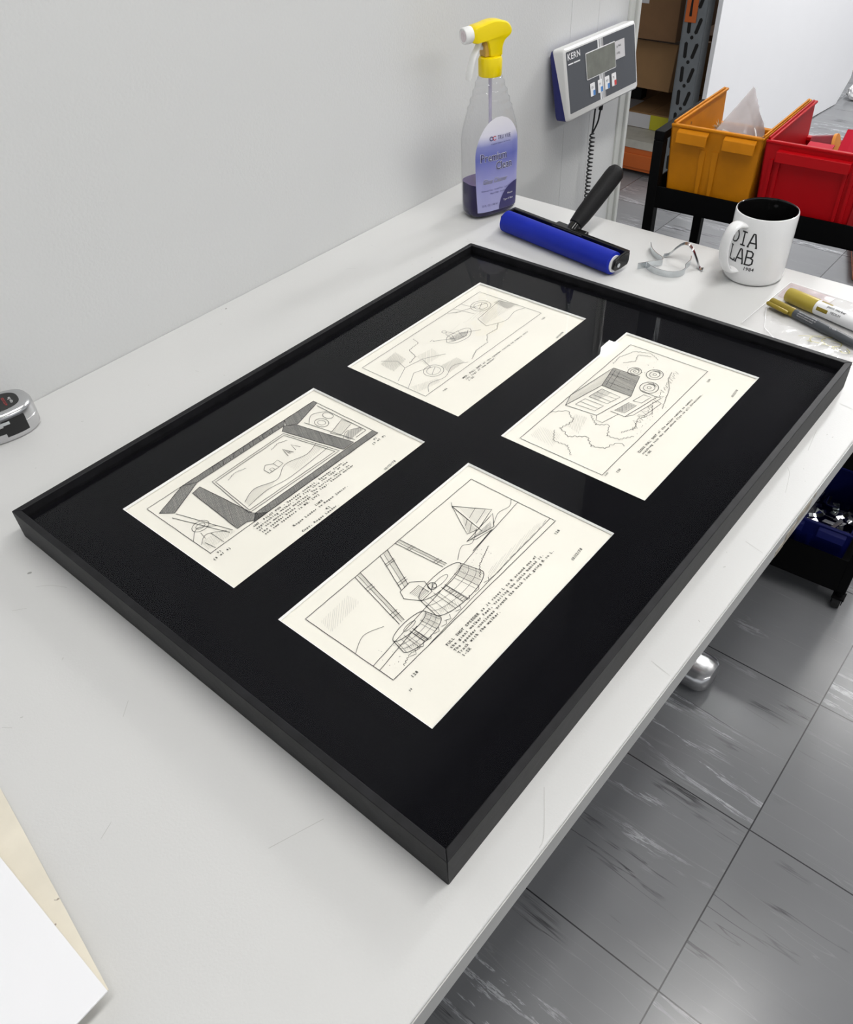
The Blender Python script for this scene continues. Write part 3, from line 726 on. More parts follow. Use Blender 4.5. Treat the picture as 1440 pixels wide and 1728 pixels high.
bm = B(); ring_on(bm, -.0095, .1265, .0028, .0011, .6, 2*PI-.6); obj('emblem_arc', bm, M['print_red'], lb, fix=False)
bm = B(); pv = None                       # dark badge in the lower right corner of the label
NX, NZ = 12, 14
for i in range(NZ+1):
    z = .0125 + i*(.052-.0125)/NZ
    f = 1-((z-.0125)/.040)**2 if z < .0525 else 0
    xl = .037 - .036*math.sqrt(max(0., f)); xr = min(.0398, lab_w(z)-.0004)
    if xl > xr: xl = xr
    q = [bm.verts.new(fnL(xl+(xr-xl)*j/NX, z, .0004)) for j in range(NX+1)]
    if pv:
        for j in range(NX): bm.faces.new((pv[j], pv[j+1], q[j+1], q[j]))
    pv = q
obj('badge', bm, M['print_purple'], lb, label='dark purple corner badge'); bm = B()
put_text(bm, 'Museum', .017, .034, .0042, fn=fnL, z=.0007, sx=.8); put_text(bm, 'Type of Glass', .009, .025, .0042, fn=fnL, z=.0007, sx=.8); obj('badge_lettering', bm, M['print_white'], lb, fix=False)
bm = B(); tube(bm, spline([(0, 0, .215), (.001, 0, .15), (.004, .002, .08), (.010, .004, .006)], 6), .0028, 10); obj('dip_tube', bm, M['tube'], bt, smooth=True)
# collar with fine ribs
bm = B(); rings = []
for z, r in ((.209, .0172), (.2105, .0178), (.231, .0178), (.2345, .0168), (.236, .014)):
    rings.append([((r + (.0004 if i % 2 and .2106 <= z <= .2312 else 0))*math.cos(2*PI*i/72), (r + (.0004 if i % 2 and .2106 <= z <= .2312 else 0))*math.sin(2*PI*i/72), z) for i in range(72)])
loft(bm, rings); obj('collar', bm, M['yellow'], bt, smooth=True)
# spray head: profile in the (x, z) plane, nozzle towards -x, thick body with rounded flanks
headp = [(.0145, .235), (.0155, .247), (.020, .2555), (.0285, .2605), (.0318, .2645), (.031, .270), (.0245, .2775), (.012, .2815), (-.002, .2825), (-.018, .2800), (-.0345, .2765),
         (-.0355, .2585), (-.024, .2575), (-.0125, .2570), (-.0085, .2450), (-.0055, .235)]
def slab_shape(bm, prof2, half, edge, mtx=None):
    cx = sum(p[0] for p in prof2)/len(prof2); cz = sum(p[1] for p in prof2)/len(prof2); rings = []
    for y, s in ((-half, 1-edge*2), (-half*.93, 1-edge*.7), (-half*.7, 1.), (half*.7, 1.), (half*.93, 1-edge*.7), (half, 1-edge*2)):
        rings.append([Vector((cx+(x-cx)*s, y, cz+(z-cz)*s)) for x, z in prof2])
    if mtx: rings = [[mtx @ v for v in r] for r in rings]
    loft(bm, rings)
bm = B(); slab_shape(bm, [(p.x, p.y) for p in spline(headp + [headp[0]], 3)][:-1], .0125, .10)
hd = obj('spray_head', bm, M['yellow'], bt, smooth=True)
bm = B(); box(bm, -.0145, -.004, -.0085, .0085, .236, .2575); obj('pump_chamber', bm, M['amber'], hd, bevel=.002, label='amber pump chamber under the head')
nm = Matrix.Translation((-.0345, 0, .2682)) @ Matrix.Rotation(-PI/2 - .05, 4, 'Y')
bm = B(); lathe(bm, [(.0085, 0), (.0112, .0005), (.0114, .002), (.0112, .0125), (.0102, .0138), (.0092, .0138), (.0088, .0128)], 40, nm); nz = obj('nozzle', bm, M['white_plastic'], hd, smooth=True, label='white nozzle cap')
bm = B(); lathe(bm, [(.0086, .0126), (.006, .0131), (.0052, .0138), (.0032, .0132), (.001, .0140)], 32, nm); obj('nozzle_face', bm, M['nozzle_face'], nz, smooth=True)
# trigger lever: curved tapering blade
bm = B(); rings = []
tp = spline([(-.019, 0, .258), (-.0225, 0, .250), (-.030, 0, .238), (-.036, 0, .222), (-.0395, 0, .208)], 5)
for i, p in enumerate(tp):
    f = i/(len(tp)-1); w = .0045 + .0035*math.sin(min(1, f*1.25)*PI*.5); th = .0042 - .0022*f
    if f > .9: w *= .75
    d = (tp[min(i+1, len(tp)-1)] - tp[max(i-1, 0)]).normalized(); n = Vector((d.z, 0, -d.x))
    rings.append([p + Vector((0, 1, 0))*w*math.cos(a) + n*th*math.sin(a) for a in [2*PI*q/20 for q in range(20)]])
loft(bm, rings); obj('trigger', bm, M['white_plastic'], hd, smooth=True, label='white trigger lever')
bm = B(); cyl(bm, (-.024, 0, .2495), (-.010, 0, .2475), .0032, 16); obj('trigger_piston', bm, M['white_plastic'], hd, smooth=True)

# ------------------------------------------------------------------ weighing scale display on the wall
SW, SHT = .262, .124
sd = thing('scale_display', 'wall mounted electronic scale display with grey keypad panel and navy back', 'scale display', (1.383, .7215, .105), 0)
tilt = Matrix.Rotation(math.radians(-11), 4, 'X')       # face leans back, looking slightly up
def sm(x, y, z): return tilt @ Vector((x, y, z))
W2, H2 = SW/2, SHT/2
def rrect(w, h, r, seg=5):
    out = []
    for cx, cy, a0 in ((w-r, h-r, 0), (-w+r, h-r, 90), (-w+r, -h+r, 180), (w-r, -h+r, 270)):
        for q in range(seg+1):
            a = math.radians(a0+90*q/seg); out.append((cx+r*math.cos(a), cy+r*math.sin(a)))
    return out
bm = B()
def sring(w, h, yb, yt, r=.006): return [sm(x, yb + (yt-yb)*((z+h)/(2*h)), z) for x, z in rrect(w, h, r)]
loft(bm, [sring(W2-.003, H2-.003, 0, 0), sring(W2, H2, .003, .003), sring(W2+.001, H2+.001, .008, .024)]); obj('housing', bm, M['scale_white'], sd, smooth=True)
bm = B(); loft(bm, [sring(W2+.0005, H2+.0005, .0082, .0242), sring(W2-.002, H2-.002, .031, .031), sring(W2-.006, H2-.006, .035, .035)]); obj('back_shell', bm, M['scale_blue'], sd, smooth=True, label='navy blue back shell')
bm = B(); box(bm, -.03, .03, .030, .0485, -.045, .035); obj('wall_bracket', bm, M['black_plastic'], sd)
def splate(name, x0, x1, z0, z1, m, off, par, bev=0., r=.002):
    bm = B(); w, h, cx, cz = (x1-x0)/2, (z1-z0)/2, (x0+x1)/2, (z0+z1)/2; pts = rrect(w, h, r, 3)
    loft(bm, [[sm(cx+x, -off, cz+z) for x, z in pts], [sm(cx+x, -off-.0004, cz+z) for x, z in pts]]); return obj(name, bm, m, par)
pn = splate('keypad_panel', -W2+.005, W2-.006, -H2+.013, H2-.006, M['scale_panel'], -.0002, sd)
for x0, w_, m_ in ((-.0165, .0048, 'print_white'), (-.009, .0022, 'print_white'), (-.005, .0018, 'print_white'), (-.0018, .0013, 'label_white'), (.001, .0009, 'label_white'), (.003, .0006, 'label_white')):
    splate('stripe', x0, x0+w_, -H2+.013, H2-.006, M[m_], .0003, pn, r=.0002)
splate('lcd_bezel', -.062, .046, -.005, .0415, M['print_white'], .0008, pn)
splate('lcd_screen', -.0605, .0445, -.0035, .040, M['lcd'], .0013, pn, r=.001)
splate('sticker', .046, .082, .008, .040, M['label_white'], .0011, pn, r=.0005)
fnS = lambda x, y, z: sm(x, -.0004-z, y)
bm = B(); put_text(bm, 'KERN', -W2+.009, H2-.020, .0150, fn=fnS, z=.0006, bold=.015, sx=1.12, track=.14)
for x0, x1 in ((0, .017), (.019, .041)):
    vs = [bm.verts.new(fnS(-W2+.009+x, H2-.0285+z_, .0006)) for x, z_ in ((x0, 0), (x1, 0), (x1, .0022), (x0, .0022))]; bm.faces.new(vs)
obj('maker_lettering', bm, M['print_white'], pn, fix=False, label='white lettering KERN with underline')
bm = B(); put_text(bm, 'kg  MAX', .050, .029, .0055, fn=fnS, z=.0016, sx=.8); put_text(bm, 'd  100g', .050, .017, .0055, fn=fnS, z=.0016, sx=.8); obj('sticker_lettering', bm, M['print_black'], pn, fix=False)
for i, (cx, c_) in enumerate(((-.044, 'key_blue'), (-.016, 'key_blue'), (.010, 'key_blue'), (.036, 'print_red'))):
    kz = -.0245
    kk = splate('key', cx-.0085, cx+.0085, kz-.0115, kz+.0115, M['print_white'], .0008, pn, r=.0015); kk['label'] = 'white membrane key with a %s corner' % ('red' if i == 3 else 'blue')
    splate('key_corner', cx+.001, cx+.0082, kz-.011, kz-.002, M[c_], .0013, pn, r=.001)
bm = B()
for i, (cx, tx) in enumerate(((-.044, 'ON'), (-.016, 'UN'), (.010, 'HLD'), (.036, 'TR'))): put_text(bm, tx, cx-.0055, -.0225, .006, fn=fnS, z=.0016, sx=.8)
obj('key_lettering', bm, M['print_black'], pn, fix=False)
# cables
cb = thing('coiled_cable', 'black coiled cable hanging from the scale display down behind the workbench', 'cable', (1.405, .745, .03))
bm = B(); pts = [(-.012, -.008, .005), (-.010, -.006, -.02), (-.002, 0, -.052)]
for q in range(19*10):
    a = q*2*PI/10; pts.append((.0048*math.cos(a), .0048*math.sin(a), -.055 - q*.00084))
pts += [(.002, 0, -.22), (.0, .004, -.30), (-.06, .01, -.55), (-.10, .0, -.766)]
tube(bm, pts, .0017, 8); cbo = obj('coil', bm, M['black_plastic'], cb, smooth=True)
bm = B(); tube(bm, spline([(.004, -.012, .008), (.0045, -.010, -.012), (.006, -.006, -.032), (.000, 0, -.052)], 6), .0018, 8); cyl(bm, (.004, -.012, .010), (.0045, -.011, -.006), .0042, 12)
obj('lead', bm, M['black_plastic'], cb, smooth=True)

# ------------------------------------------------------------------ scissors on the wall, seen mirrored in the picture glass
sz_ = thing('scissors', 'navy handled scissors hanging on the white wall, seen mirrored in the picture glass', 'scissors', (1.40, .7645, .47), 0)
bm = B(); cyl(bm, (0, -.004, .0), (0, .0048, .0), .003, 12); obj('pivot', bm, M['steel'], sz_)
XZ = Matrix(((1, 0, 0, 0), (0, 0, 1, 0), (0, 1, 0, 0), (0, 0, 0, 1)))
for sg in (-1, 1):
    bm = B(); prism(bm, [(sg*.002, .10), (-sg*.009, .0), (-sg*.006, -.012), (sg*.008, -.008), (sg*.006, .02)], .0005+sg*.0009, .0013+sg*.0009, XZ); obj('blade', bm, M['steel'], sz_)
    bm = B(); tube(bm, spline([(sg*.004, 0, -.008), (sg*.010, 0, -.035), (sg*.008, 0, -.055), (sg*.014, 0, -.085), (sg*.030, 0, -.088), (sg*.036, 0, -.062), (sg*.026, 0, -.042), (sg*.011, 0, -.045)], 6), .0042, 10)
    obj('finger_loop', bm, M['scale_blue'], sz_, smooth=True, label='navy plastic finger loop')
bm = B(); cyl(bm, (-.022, .0053, -.045), (-.022, -.012, -.0445), .0016, 8); obj('wall_pin', bm, M['steel'], sz_)

# ------------------------------------------------------------------ hand roller
ra = Vector((-.033, -.215, 0)).normalized(); rn = Vector((.988, -.152, 0))
rt = thing('brayer_roller', 'blue rubber brayer roller with black handle, lying behind the framed picture', 'roller', (.8515, .4725, 0), math.atan2(rn.y, rn.x))
# local x = away along the handle, local y = along the roller (towards the wall)
L2, RR, RZ = .1095, .0165, .0165
bm = B(); mt_ = Matrix.Translation((0, -L2, RZ)) @ Matrix.Rotation(-PI/2, 4, 'X')
lathe(bm, [(RR-.002, 0), (RR, .0015), (RR, 2*L2-.0015), (RR-.002, 2*L2)], 48, mt_); ro = obj('roller', bm, M['blue_roller'], rt, smooth=True, label='blue rubber roller')
bm = B(); lathe(bm, [(.0125, -.0015), (.0125, 2*L2+.0015)], 32, mt_); obj('roller_core', bm, M['white_plastic'], ro, smooth=True)
bm = B()
for sgn in (-1, 1):
    y0 = sgn*(L2+.0018); y1 = sgn*(L2+.0065)
    pp = [(-.009, RZ-.004), (-.004, RZ-.0085), (.008, RZ-.009), (.0235, RZ-.007), (.0265, RZ-.001), (.0265, RZ+.010), (.022, RZ+.0135), (.004, RZ+.011), (-.006, RZ+.008)]
    a = [bm.verts.new((x, y0, z)) for x, z in pp]; b = [bm.verts.new((x, y1, z)) for x, z in pp]
    bm.faces.new(a); bm.faces.new(b[::-1])
    for i in range(len(pp)): bm.faces.new((a[i], a[(i+1) % len(pp)], b[(i+1) % len(pp)], b[i]))
box(bm, .0195, .0265, -L2-.006, L2+.006, RZ+.002, RZ+.0135)
fk = obj('fork', bm, M['black_gloss'], rt, bevel=.0012, label='black metal fork holding the roller')
for sg in (-1, 1):
    bm = B(); cyl(bm, (0, sg*(L2+.0066), RZ), (0, sg*(L2+.0085), RZ), .0032, 16); obj('axle_end', bm, M['steel'], fk, smooth=True)
e_ = math.radians(33); hdir = Vector((math.cos(e_), 0, math.sin(e_))); hb = Vector((.026, 0, RZ+.004))
bm = B(); box(bm, .018, .036, -.030, .030, RZ+.004, RZ+.012); cyl(bm, hb, hb+hdir*.03, .0095, 24); obj('neck', bm, M['black_gloss'], rt, bevel=.001)
bm = B(); mm = Matrix.Translation(hb + hdir*.016) @ hdir.to_track_quat('Z', 'Y').to_matrix().to_4x4()
lathe(bm, [(.0098, 0), (.0112, .001), (.0116, .006), (.0130, .020), (.0138, .05), (.0142, .095), (.0136, .103), (.0105, .109), (.004, .111)], 40, mm); obj('handle', bm, M['black_foam'], rt, smooth=True, label='thick black handle')

# ------------------------------------------------------------------ metal spring clips
def clip(label, path, wdir, w=.0095, th=.0008):
    bm = B(); strip(bm, path, wdir, w, th); return tag(obj('spring_clip', bm, M['steel'], None, smooth=True, loc=(0, 0, 0)), label, 'clip', 'bent metal spring clips on the workbench')
def P3(pts, z, n=6): return [(p.x, p.y, z) for p in spline(pts, n)]
clip('bent metal spring clip with a sharp fold, nearest the blue roller', P3([(.941, .362), (.926, .352), (.914, .338), (.9075, .326), (.902, .321), (.896, .3225), (.884, .332), (.868, .343)], .0052), (0, 0, 1))
clip('bent metal spring clip bowed like an S, closest to the picture frame', P3([(.878, .334), (.871, .322), (.869, .308), (.871, .295), (.880, .284), (.893, .281), (.905, .286), (.922, .287), (.934, .292)], .0052), (0, 0, 1))
pts = [(.930, .333, .0012), (.930, .325, .005), (.933, .317, .015), (.936, .309, .0225), (.936, .300, .0245), (.933, .292, .021), (.929, .287, .019), (.924, .277, .0085), (.9205, .270, .0012), (.918, .264, .003)]
clip('bent metal spring clip arched upright, between the roller and the mug', [tuple(p) for p in spline(pts, 4)], (.9, .3, 0))

# ------------------------------------------------------------------ mug
mg = thing('mug', 'white mug with black inside and black DIA LAB 1984 lettering', 'mug', (.948, .203, 0))
bm = B(); lathe(bm, [(.034, .0), (.0365, .0), (.0395, .0022), (.0412, .006), (.0416, .012), (.0416, .0935), (.0410, .0950), (.0400, .0955)], 72, None, True, False); body = obj('body', bm, M['white'], mg, smooth=True)
bm = B(); lathe(bm, [(.0400, .0955), (.0390, .0950), (.0384, .0935), (.0384, .010), (.034, .0055), (.001, .005)], 72, None, False, True); obj('inside', bm, M['black_glaze'], mg, smooth=True, label='glossy black inside')
HA = math.radians(157); hx, hy = math.cos(HA), math.sin(HA)
bm = B(); rings = []
hp = spline([(.0380, .0815), (.050, .085), (.0600, .080), (.0655, .066), (.0655, .050), (.061, .034), (.052, .0215), (.038, .0185)], 6)
tng = Vector((-hy, hx, 0))
for i, p in enumerate(hp):
    d = hp[min(i+1, len(hp)-1)] - hp[max(i-1, 0)]; d.normalize(); nn = Vector((-d.y, d.x, 0)); c = Vector((p.x*hx, p.x*hy, p.y)); n3 = Vector((nn.x*hx, nn.x*hy, nn.y))
    f = i/(len(hp)-1); wf = 1 + .35*abs(2*f-1)**3
    rings.append([c + tng*.0082*wf*math.cos(a) + n3*.0042*math.sin(a) for a in [2*PI*q/20 for q in range(20)]])
loft(bm, rings); obj('handle', bm, M['white'], mg, smooth=True)
# printing wrapped round the cylinder: s = arc length to the right as read, z = height
def on_mug(s, z, off=0.): a = math.radians(186) + s/.0416; r = .0418 + off; return Vector((r*math.cos(a), r*math.sin(a), z))
def mstroke(bm, pts, w):
    out = []
    for a, b in zip(pts, pts[1:]):
        n = max(1, int(math.hypot(b[0]-a[0], b[1]-a[1])/.0012))
        out += [(a[0]+(b[0]-a[0])*q/n, a[1]+(b[1]-a[1])*q/n) for q in range(n)]
    out.append(pts[-1]); pv = None
    for i, p in enumerate(out):
        q0, q1 = out[max(i-1, 0)], out[min(i+1, len(out)-1)]; dx, dz = q1[0]-q0[0], q1[1]-q0[1]; L = math.hypot(dx, dz) or 1
        nx, nz_ = -dz/L*w/2, dx/L*w/2; q = (bm.verts.new(on_mug(p[0]+nx, p[1]+nz_)), bm.verts.new(on_mug(p[0]-nx, p[1]-nz_)))
        if pv: bm.faces.new((pv[0], pv[1], q[1], q[0]))
        pv = q
def letter(bm, ch, x, z, w=.0125, h=.0178, t=.0017):
    S = lambda *p: mstroke(bm, [(x+a*w, z+b*h) for a, b in p], t)
    if ch == 'D': S((.1, 0), (.1, 1)); S((0, 1), (.4, 1), (.7, .9), (.92, .65), (.92, .35), (.7, .1), (.4, 0), (0, 0))
    if ch == 'I': S((.5, 0), (.5, 1)); S((.18, 1), (.82, 1)); S((.18, 0), (.82, 0))
    if ch == 'A': S((.0, 0), (.42, 1), (.62, 1), (1, 0)); S((.2, .32), (.84, .32)); S((-.10, 0), (.14, 0)); S((.86, 0), (1.08, 0))
    if ch == 'L': S((.2, 1), (.2, 0), (.95, 0)); S((.0, 1), (.4, 1)); S((.95, 0), (.95, .2))
    if ch == 'B':
        S((.12, 0), (.12, 1)); S((0, 1), (.6, 1), (.82, .88), (.82, .64), (.6, .54), (.12, .54)); S((.6, .54), (.92, .42), (.92, .12), (.66, 0), (0, 0))
bm = B()
for i, ch in enumerate('DIA'): letter(bm, ch, -.0335 + i*.0138, .0570, .0118, .0185, .0021)
for i, ch in enumerate('LAB'): letter(bm, ch, -.0335 + i*.0138, .0318, .0118, .0195, .0021)
obj('lettering', bm, M['print_black'], body, fix=False, label='black slab lettering DIA LAB')
bm = B(); put_text(bm, '1984', -.0055, .0235, .0068, .0038, fn=lambda x, y, z: on_mug(x, y), bold=.02); obj('year_lettering', bm, M['print_black'], body, fix=False, label='small black figures 1984')

# ------------------------------------------------------------------ clear film and marker pens
bm = B()
def film(name, pts, m, label, z=.0006, n=14, cat='plastic bag'):
    bm = B(); (a, b, c, d) = [Vector((*p, 0)) for p in pts]
    G = [[None]*(n+1) for _ in range(n+1)]
    for i in range(n+1):
        for j in range(n+1):
            u, v = i/n, j/n; p = (a*(1-u)+b*u)*(1-v) + (d*(1-u)+c*u)*v
            G[i][j] = bm.verts.new((p.x, p.y, z + .0012*abs(math.sin(u*9+v*4)*math.sin(v*7-u*3))*(0 if i in (0, n) or j in (0, n) else 1)))
    for i in range(n):
        for j in range(n): bm.faces.new((G[i][j], G[i+1][j], G[i+1][j+1], G[i][j+1]))
    return obj(name, bm, m, None, smooth=True, loc=(0, 0, 0))
fl = thing('plastic_bag', 'flat clear plastic bag lying under the two marker pens', 'plastic bag', (0, 0, 0))
f1 = film('sheet', [(.954, .149), (.937, -.03), (.772, -.02), (.806, .157)], M['film'], ''); f1.parent = fl; f1.location = (0, 0, 0)
f2 = film('tinted_panel', [(.951, .147), (.9415, .083), (.895, .088), (.905, .148)], M['film_pink'], '', .0022); f2.parent = fl; f2.location = (0, 0, 0); f2['label'] = 'pale pink printed panel'
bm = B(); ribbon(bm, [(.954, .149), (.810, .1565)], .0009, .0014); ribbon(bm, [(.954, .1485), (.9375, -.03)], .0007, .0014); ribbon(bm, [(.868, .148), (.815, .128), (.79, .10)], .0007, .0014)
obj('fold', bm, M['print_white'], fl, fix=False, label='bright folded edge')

def pen(name, label, a, b, segs, z=.0):
    a, b = Vector(a), Vector(b); d = (b-a); L = d.length
    t = thing(name, label, 'marker pen', (a.x, a.y, a.z), 0)
    mm = d.to_track_quat('Z', 'Y').to_matrix().to_4x4()
    out = []
    for nm_, prof_, m_, lb_ in segs:
        bm = B(); lathe(bm, prof_, 32, mm); out.append(obj(nm_, bm, m_, t, smooth=True, label=lb_))
    return t, mm, out
wa, wb = (.9005, .1345, .0102), (.860, -.022, .0102)
t, mm, o_ = pen('paint_marker', 'thick white paint marker with a gold cap, farther from the picture frame', wa, wb,
    [('cap', [(.006, 0), (.0090, .0010), (.0096, .003), (.0101, .044), (.0098, .0455)], M['gold_cap'], 'gold plastic cap'),
     ('barrel', [(.0092, .0456), (.0095, .047), (.0095, .140), (.0080, .146), (.0050, .147)], M['print_white'], 'white barrel')])
def on_pen(r, x0, ang):      # x along the pen, y around it
    def f(x, y, z):
        a = ang - y/r; return mm @ Vector((r*math.cos(a), r*math.sin(a), x0 + x))
    return f
def pen_up(mm):              # the angle round the pen that faces upwards and to the camera
    inv = mm.to_3x3().inverted(); v = inv @ Vector((-.55, -.25, .8)); return math.atan2(v.y, v.x)
au = pen_up(mm)
def curved_patch(bm, r, x0, x1, a0, a1, n=8):
    pv = None
    for i in range(n+1):
        a = a0+(a1-a0)*i/n; q = [bm.verts.new(mm @ Vector((r*math.cos(a), r*math.sin(a), x))) for x in (x0, x1)]
        if pv: bm.faces.new((pv[0], pv[1], q[1], q[0]))
        pv = q
bm = B(); curved_patch(bm, .0097, .050, .066, au-.95, au-.45); curved_patch(bm, .0097, .050, .066, au+.45, au+.95); obj('colour_band', bm, M['gold_dark'], o_[1], fix=False)
bm = B(); put_text(bm, 'paint marker', 0, 0, .0055, fn=on_pen(.0098, .062, au+.10), sx=.9, bold=.01); put_text(bm, 'MEDIUM', 0, -.006, .0045, fn=on_pen(.0098, .070, au+.10), sx=.9); obj('lettering', bm, M['print_black'], o_[1], fix=False)
ga, gb_ = (.8745, .1460, .0075), (.829, .012, .0062)
t, mm, o_ = pen('fineliner_pen', 'slim dark grey marker pen with a gold cap, nearer the picture frame', ga, gb_,
    [('cap', [(.003, 0), (.0048, .0006), (.0054, .002), (.0058, .030), (.0061, .0385), (.0058, .0395)], M['gold_dark'], 'dark gold cap'),
     ('barrel', [(.0055, .0395), (.0058, .042), (.0060, .075), (.0056, .110), (.0050, .135), (.0030, .1395)], M['pen_grey'], 'dark grey barrel')])
au = pen_up(mm)
bm = B(); side = mm.to_3x3() @ Vector((math.cos(au), math.sin(au), 0)); sd_ = Vector((-.93, .2, .05)).normalized(); ax_ = mm.to_3x3() @ Vector((0, 0, 1)); sd_ = (sd_ - ax_*sd_.dot(ax_)).normalized()
tube(bm, [sd_*.0070 + ax_*.000, sd_*.0078 + ax_*.002, sd_*.0080 + ax_*.033, sd_*.0078 + ax_*.035], [.0015, .0028, .0027, .0018], 12); obj('clip', bm, M['gold_dark'], o_[0], smooth=True)
bm = B(); put_text(bm, 'permanent pigment metallic ink', 0, 0, .0024, fn=on_pen(.0062, .047, au+.35), sx=.9); put_text(bm, 'lightfast waterproof acid free', 0, 0, .0024, fn=on_pen(.0062, .047, au-.15), sx=.9)
put_text(bm, 'fine tip 1-2 mm water based', 0, 0, .0024, fn=on_pen(.0062, .047, au+.8), sx=.9); put_text(bm, 'CAPI', 0, 0, .0048, fn=on_pen(.0061, .094, au+.0), sx=.9)
obj('lettering', bm, M['label_white'], o_[1], fix=False)
bm = B()
for s in ([(.818, .085), (.829, .068), (.833, .063)], [(.826, .069), (.820, .071), (.812, .066)], [(.829, .064), (.834, .056), (.838, .047)], [(.831, .055), (.824, .058), (.818, .050)], [(.813, .072), (.815, .060), (.817, .045)],
          [(.829, .048), (.830, .036), (.822, .034), (.817, .042), (.813, .036), (.812, .028)], [(.822, .026), (.815, .020), (.810, .026), (.813, .032)], [(.835, .045), (.838, .034), (.841, .030)]):
    ribbon(bm, [(p.x, p.y) for p in spline(s, 5)], .0012, .0026)
tag(obj('gold_pen_scribble', bm, M['gold_ink'], None, fix=False, loc=(0, 0, 0)), 'gold ink test scribble beside the grey pen', 'scribble')

# ------------------------------------------------------------------ tape measure
tm = thing('tape_measure', 'chrome tape measure lying on its side against the wall', 'tape measure', (.083, .7405, 0), math.radians(-12))
def tring(a, b, z): return [(x, y, z) for x, y in superellipse(a, b, 2.5, 64)]
bm = B(); loft(bm, [tring(.034, .024, .0), tring(.037, .027, .0012), tring(.0392, .0288, .005), tring(.0395, .029, .0185), tring(.0390, .0286, .019), tring(.0395, .029, .0195), tring(.0390, .0285, .031), tring(.0365, .0265, .0352), tring(.033, .0235, .0366), tring(.0285, .0205, .0370), tring(.0268, .0192, .0364)])
cs = obj('case', bm, M['chrome'], tm, smooth=True)
bm = B(); loft(bm, [tring(.0262, .0188, .0362), tring(.0262, .0188, .0369)]); ld = obj('label_disc', bm, M['black_gloss'], cs, label='black oval label')
bm = B(); put_text(bm, 'tape 5m', 0, 0, .0052, z=.0371, sx=.8, fn=lambda x, y, z: Vector((.0185 - y, -.010 + x, z))); obj('label_lettering', bm, M['print_white'], ld, fix=False)
bm = B(); put_text(bm, 'AUTO LOCK', 0, 0, .0042, z=.0371, sx=.8, fn=lambda x, y, z: Vector((.012 - y, -.012 + x, z))); obj('label_lettering', bm, M['print_red'], ld, fix=False)
def on_tape(x, z, off): u = abs(x)/.0395; return Vector((x, -.029*(1-u**2.5)**(1/2.5) - off, z))
bm = B()
def tpatch(x0, x1, z0, z1, off):
    pv = None
    for i in range(9):
        x = x0+(x1-x0)*i/8; q = [bm.verts.new(on_tape(x, z, off)) for z in (z0, z1)]
        if pv: bm.faces.new((pv[0], pv[1], q[1], q[0]))
        pv = q
tpatch(-.004, .022, .008, .029, .0006); tpatch(-.03, -.004, .013, .021, .0006); obj('lock_slot', bm, M['black_plastic'], cs, fix=False, label='black lock slider on the side')
bm = B(); tpatch(-.008, .004, .024, .028, .0012); obj('lock_catch', bm, M['steel'], cs, fix=False)

# ------------------------------------------------------------------ boards in the lower left corner
def curled(name, m, corner, ax, ay, nx, ny, lift, th, label, cat, z0):
    bm = B(); Tt = []; Bb = []
    for i in range(nx+1):
        r0, r1 = [], []
        for j in range(ny+1):
            u, v = i/nx, j/ny; x = corner[0] + ax[0]*u + ay[0]*v; y = corner[1] + ax[1]*u + ay[1]*v; z = z0 + lift(u, v)
            r0.append(bm.verts.new((x, y, z+th))); r1.append(bm.verts.new((x, y, z)))
        Tt.append(r0); Bb.append(r1)
    for i in range(nx):
        for j in range(ny):
            bm.faces.new((Tt[i][j], Tt[i+1][j], Tt[i+1][j+1], Tt[i][j+1])); bm.faces.new((Bb[i][j], Bb[i][j+1], Bb[i+1][j+1], Bb[i+1][j]))
    for i in range(nx):
        bm.faces.new((Tt[i][0], Bb[i][0], Bb[i+1][0], Tt[i+1][0])); bm.faces.new((Tt[i][ny], Tt[i+1][ny], Bb[i+1][ny], Bb[i][ny]))
    for j in range(ny):
        bm.faces.new((Tt[0][j], Tt[0][j+1], Bb[0][j+1], Bb[0][j])); bm.faces.new((Tt[nx][j], Bb[nx][j], Bb[nx][j+1], Tt[nx][j+1]))
    return tag(obj(name, bm, m, None, smooth=True, loc=(0, 0, 0)), label, cat)
# u runs away from the picture (-x), v runs up the bench (+y)
curled('mat_board_sheet', M['cream_card'], (-.1843, .1165), (-.32, .045), (.032, .235), 10, 24, lambda u, v: .0175*(1-u)**2*(1-v)**1.6, .0008, 'cream board sheet curling up beneath the white board', 'board', .0008)
curled('foam_board', M['board'], (-.185, .115), (-.32, .0), (.0, .36), 10, 24, lambda u, v: .018*(1-u)**1.6*(1-v)**.9 + .0004, .0012, 'bright white board in the near corner with a raised tip', 'board', .0022)

# ------------------------------------------------------------------ black utility cart and what it carries
CYAW = math.radians(3.2)
CO = Vector((1.118, .465, 0))
ct = thing('utility_cart', 'black metal utility cart with casters at the far end of the workbench', 'cart', (CO.x, CO.y, 0), CYAW, rel=False)
# local: x = depth (away from the bench), y = -width
CW, CD = .53, .27
def tray(z, h, nm='tray'):
    bm = B(); box(bm, .0, CD, -CW, 0, z, z+.002)
    box(bm, 0, .002, -CW, 0, z, z+h); box(bm, CD-.002, CD, -CW, 0, z, z+h); box(bm, 0, CD, -.002, 0, z, z+h); box(bm, 0, CD, -CW, -CW+.002, z, z+h)
    obj(nm, bm, M['cart'], ct)
tray(TZ-.016, .036); tray(TZ-.40, .036); tray(.052, .085)
for ix, x in enumerate((-.001, CD-.017)):
    for iy, y in enumerate((-.016, -CW-.001)):
        bm = B(); box(bm, x, x+.018, y, y+.017, .0545, TZ+(.092 if ix == 0 else .019)); pst = obj('post', bm, M['cart'], ct, bevel=.001)
for y in (-.016, -CW-.001):
    bm = B(); box(bm, -.001, .190, y, y+.017, TZ+.0925, TZ+.107); box(bm, .175, .190, y, y+.017, TZ+.0205, TZ+.0925); obj('handle_rail', bm, M['cart'], ct, bevel=.001)
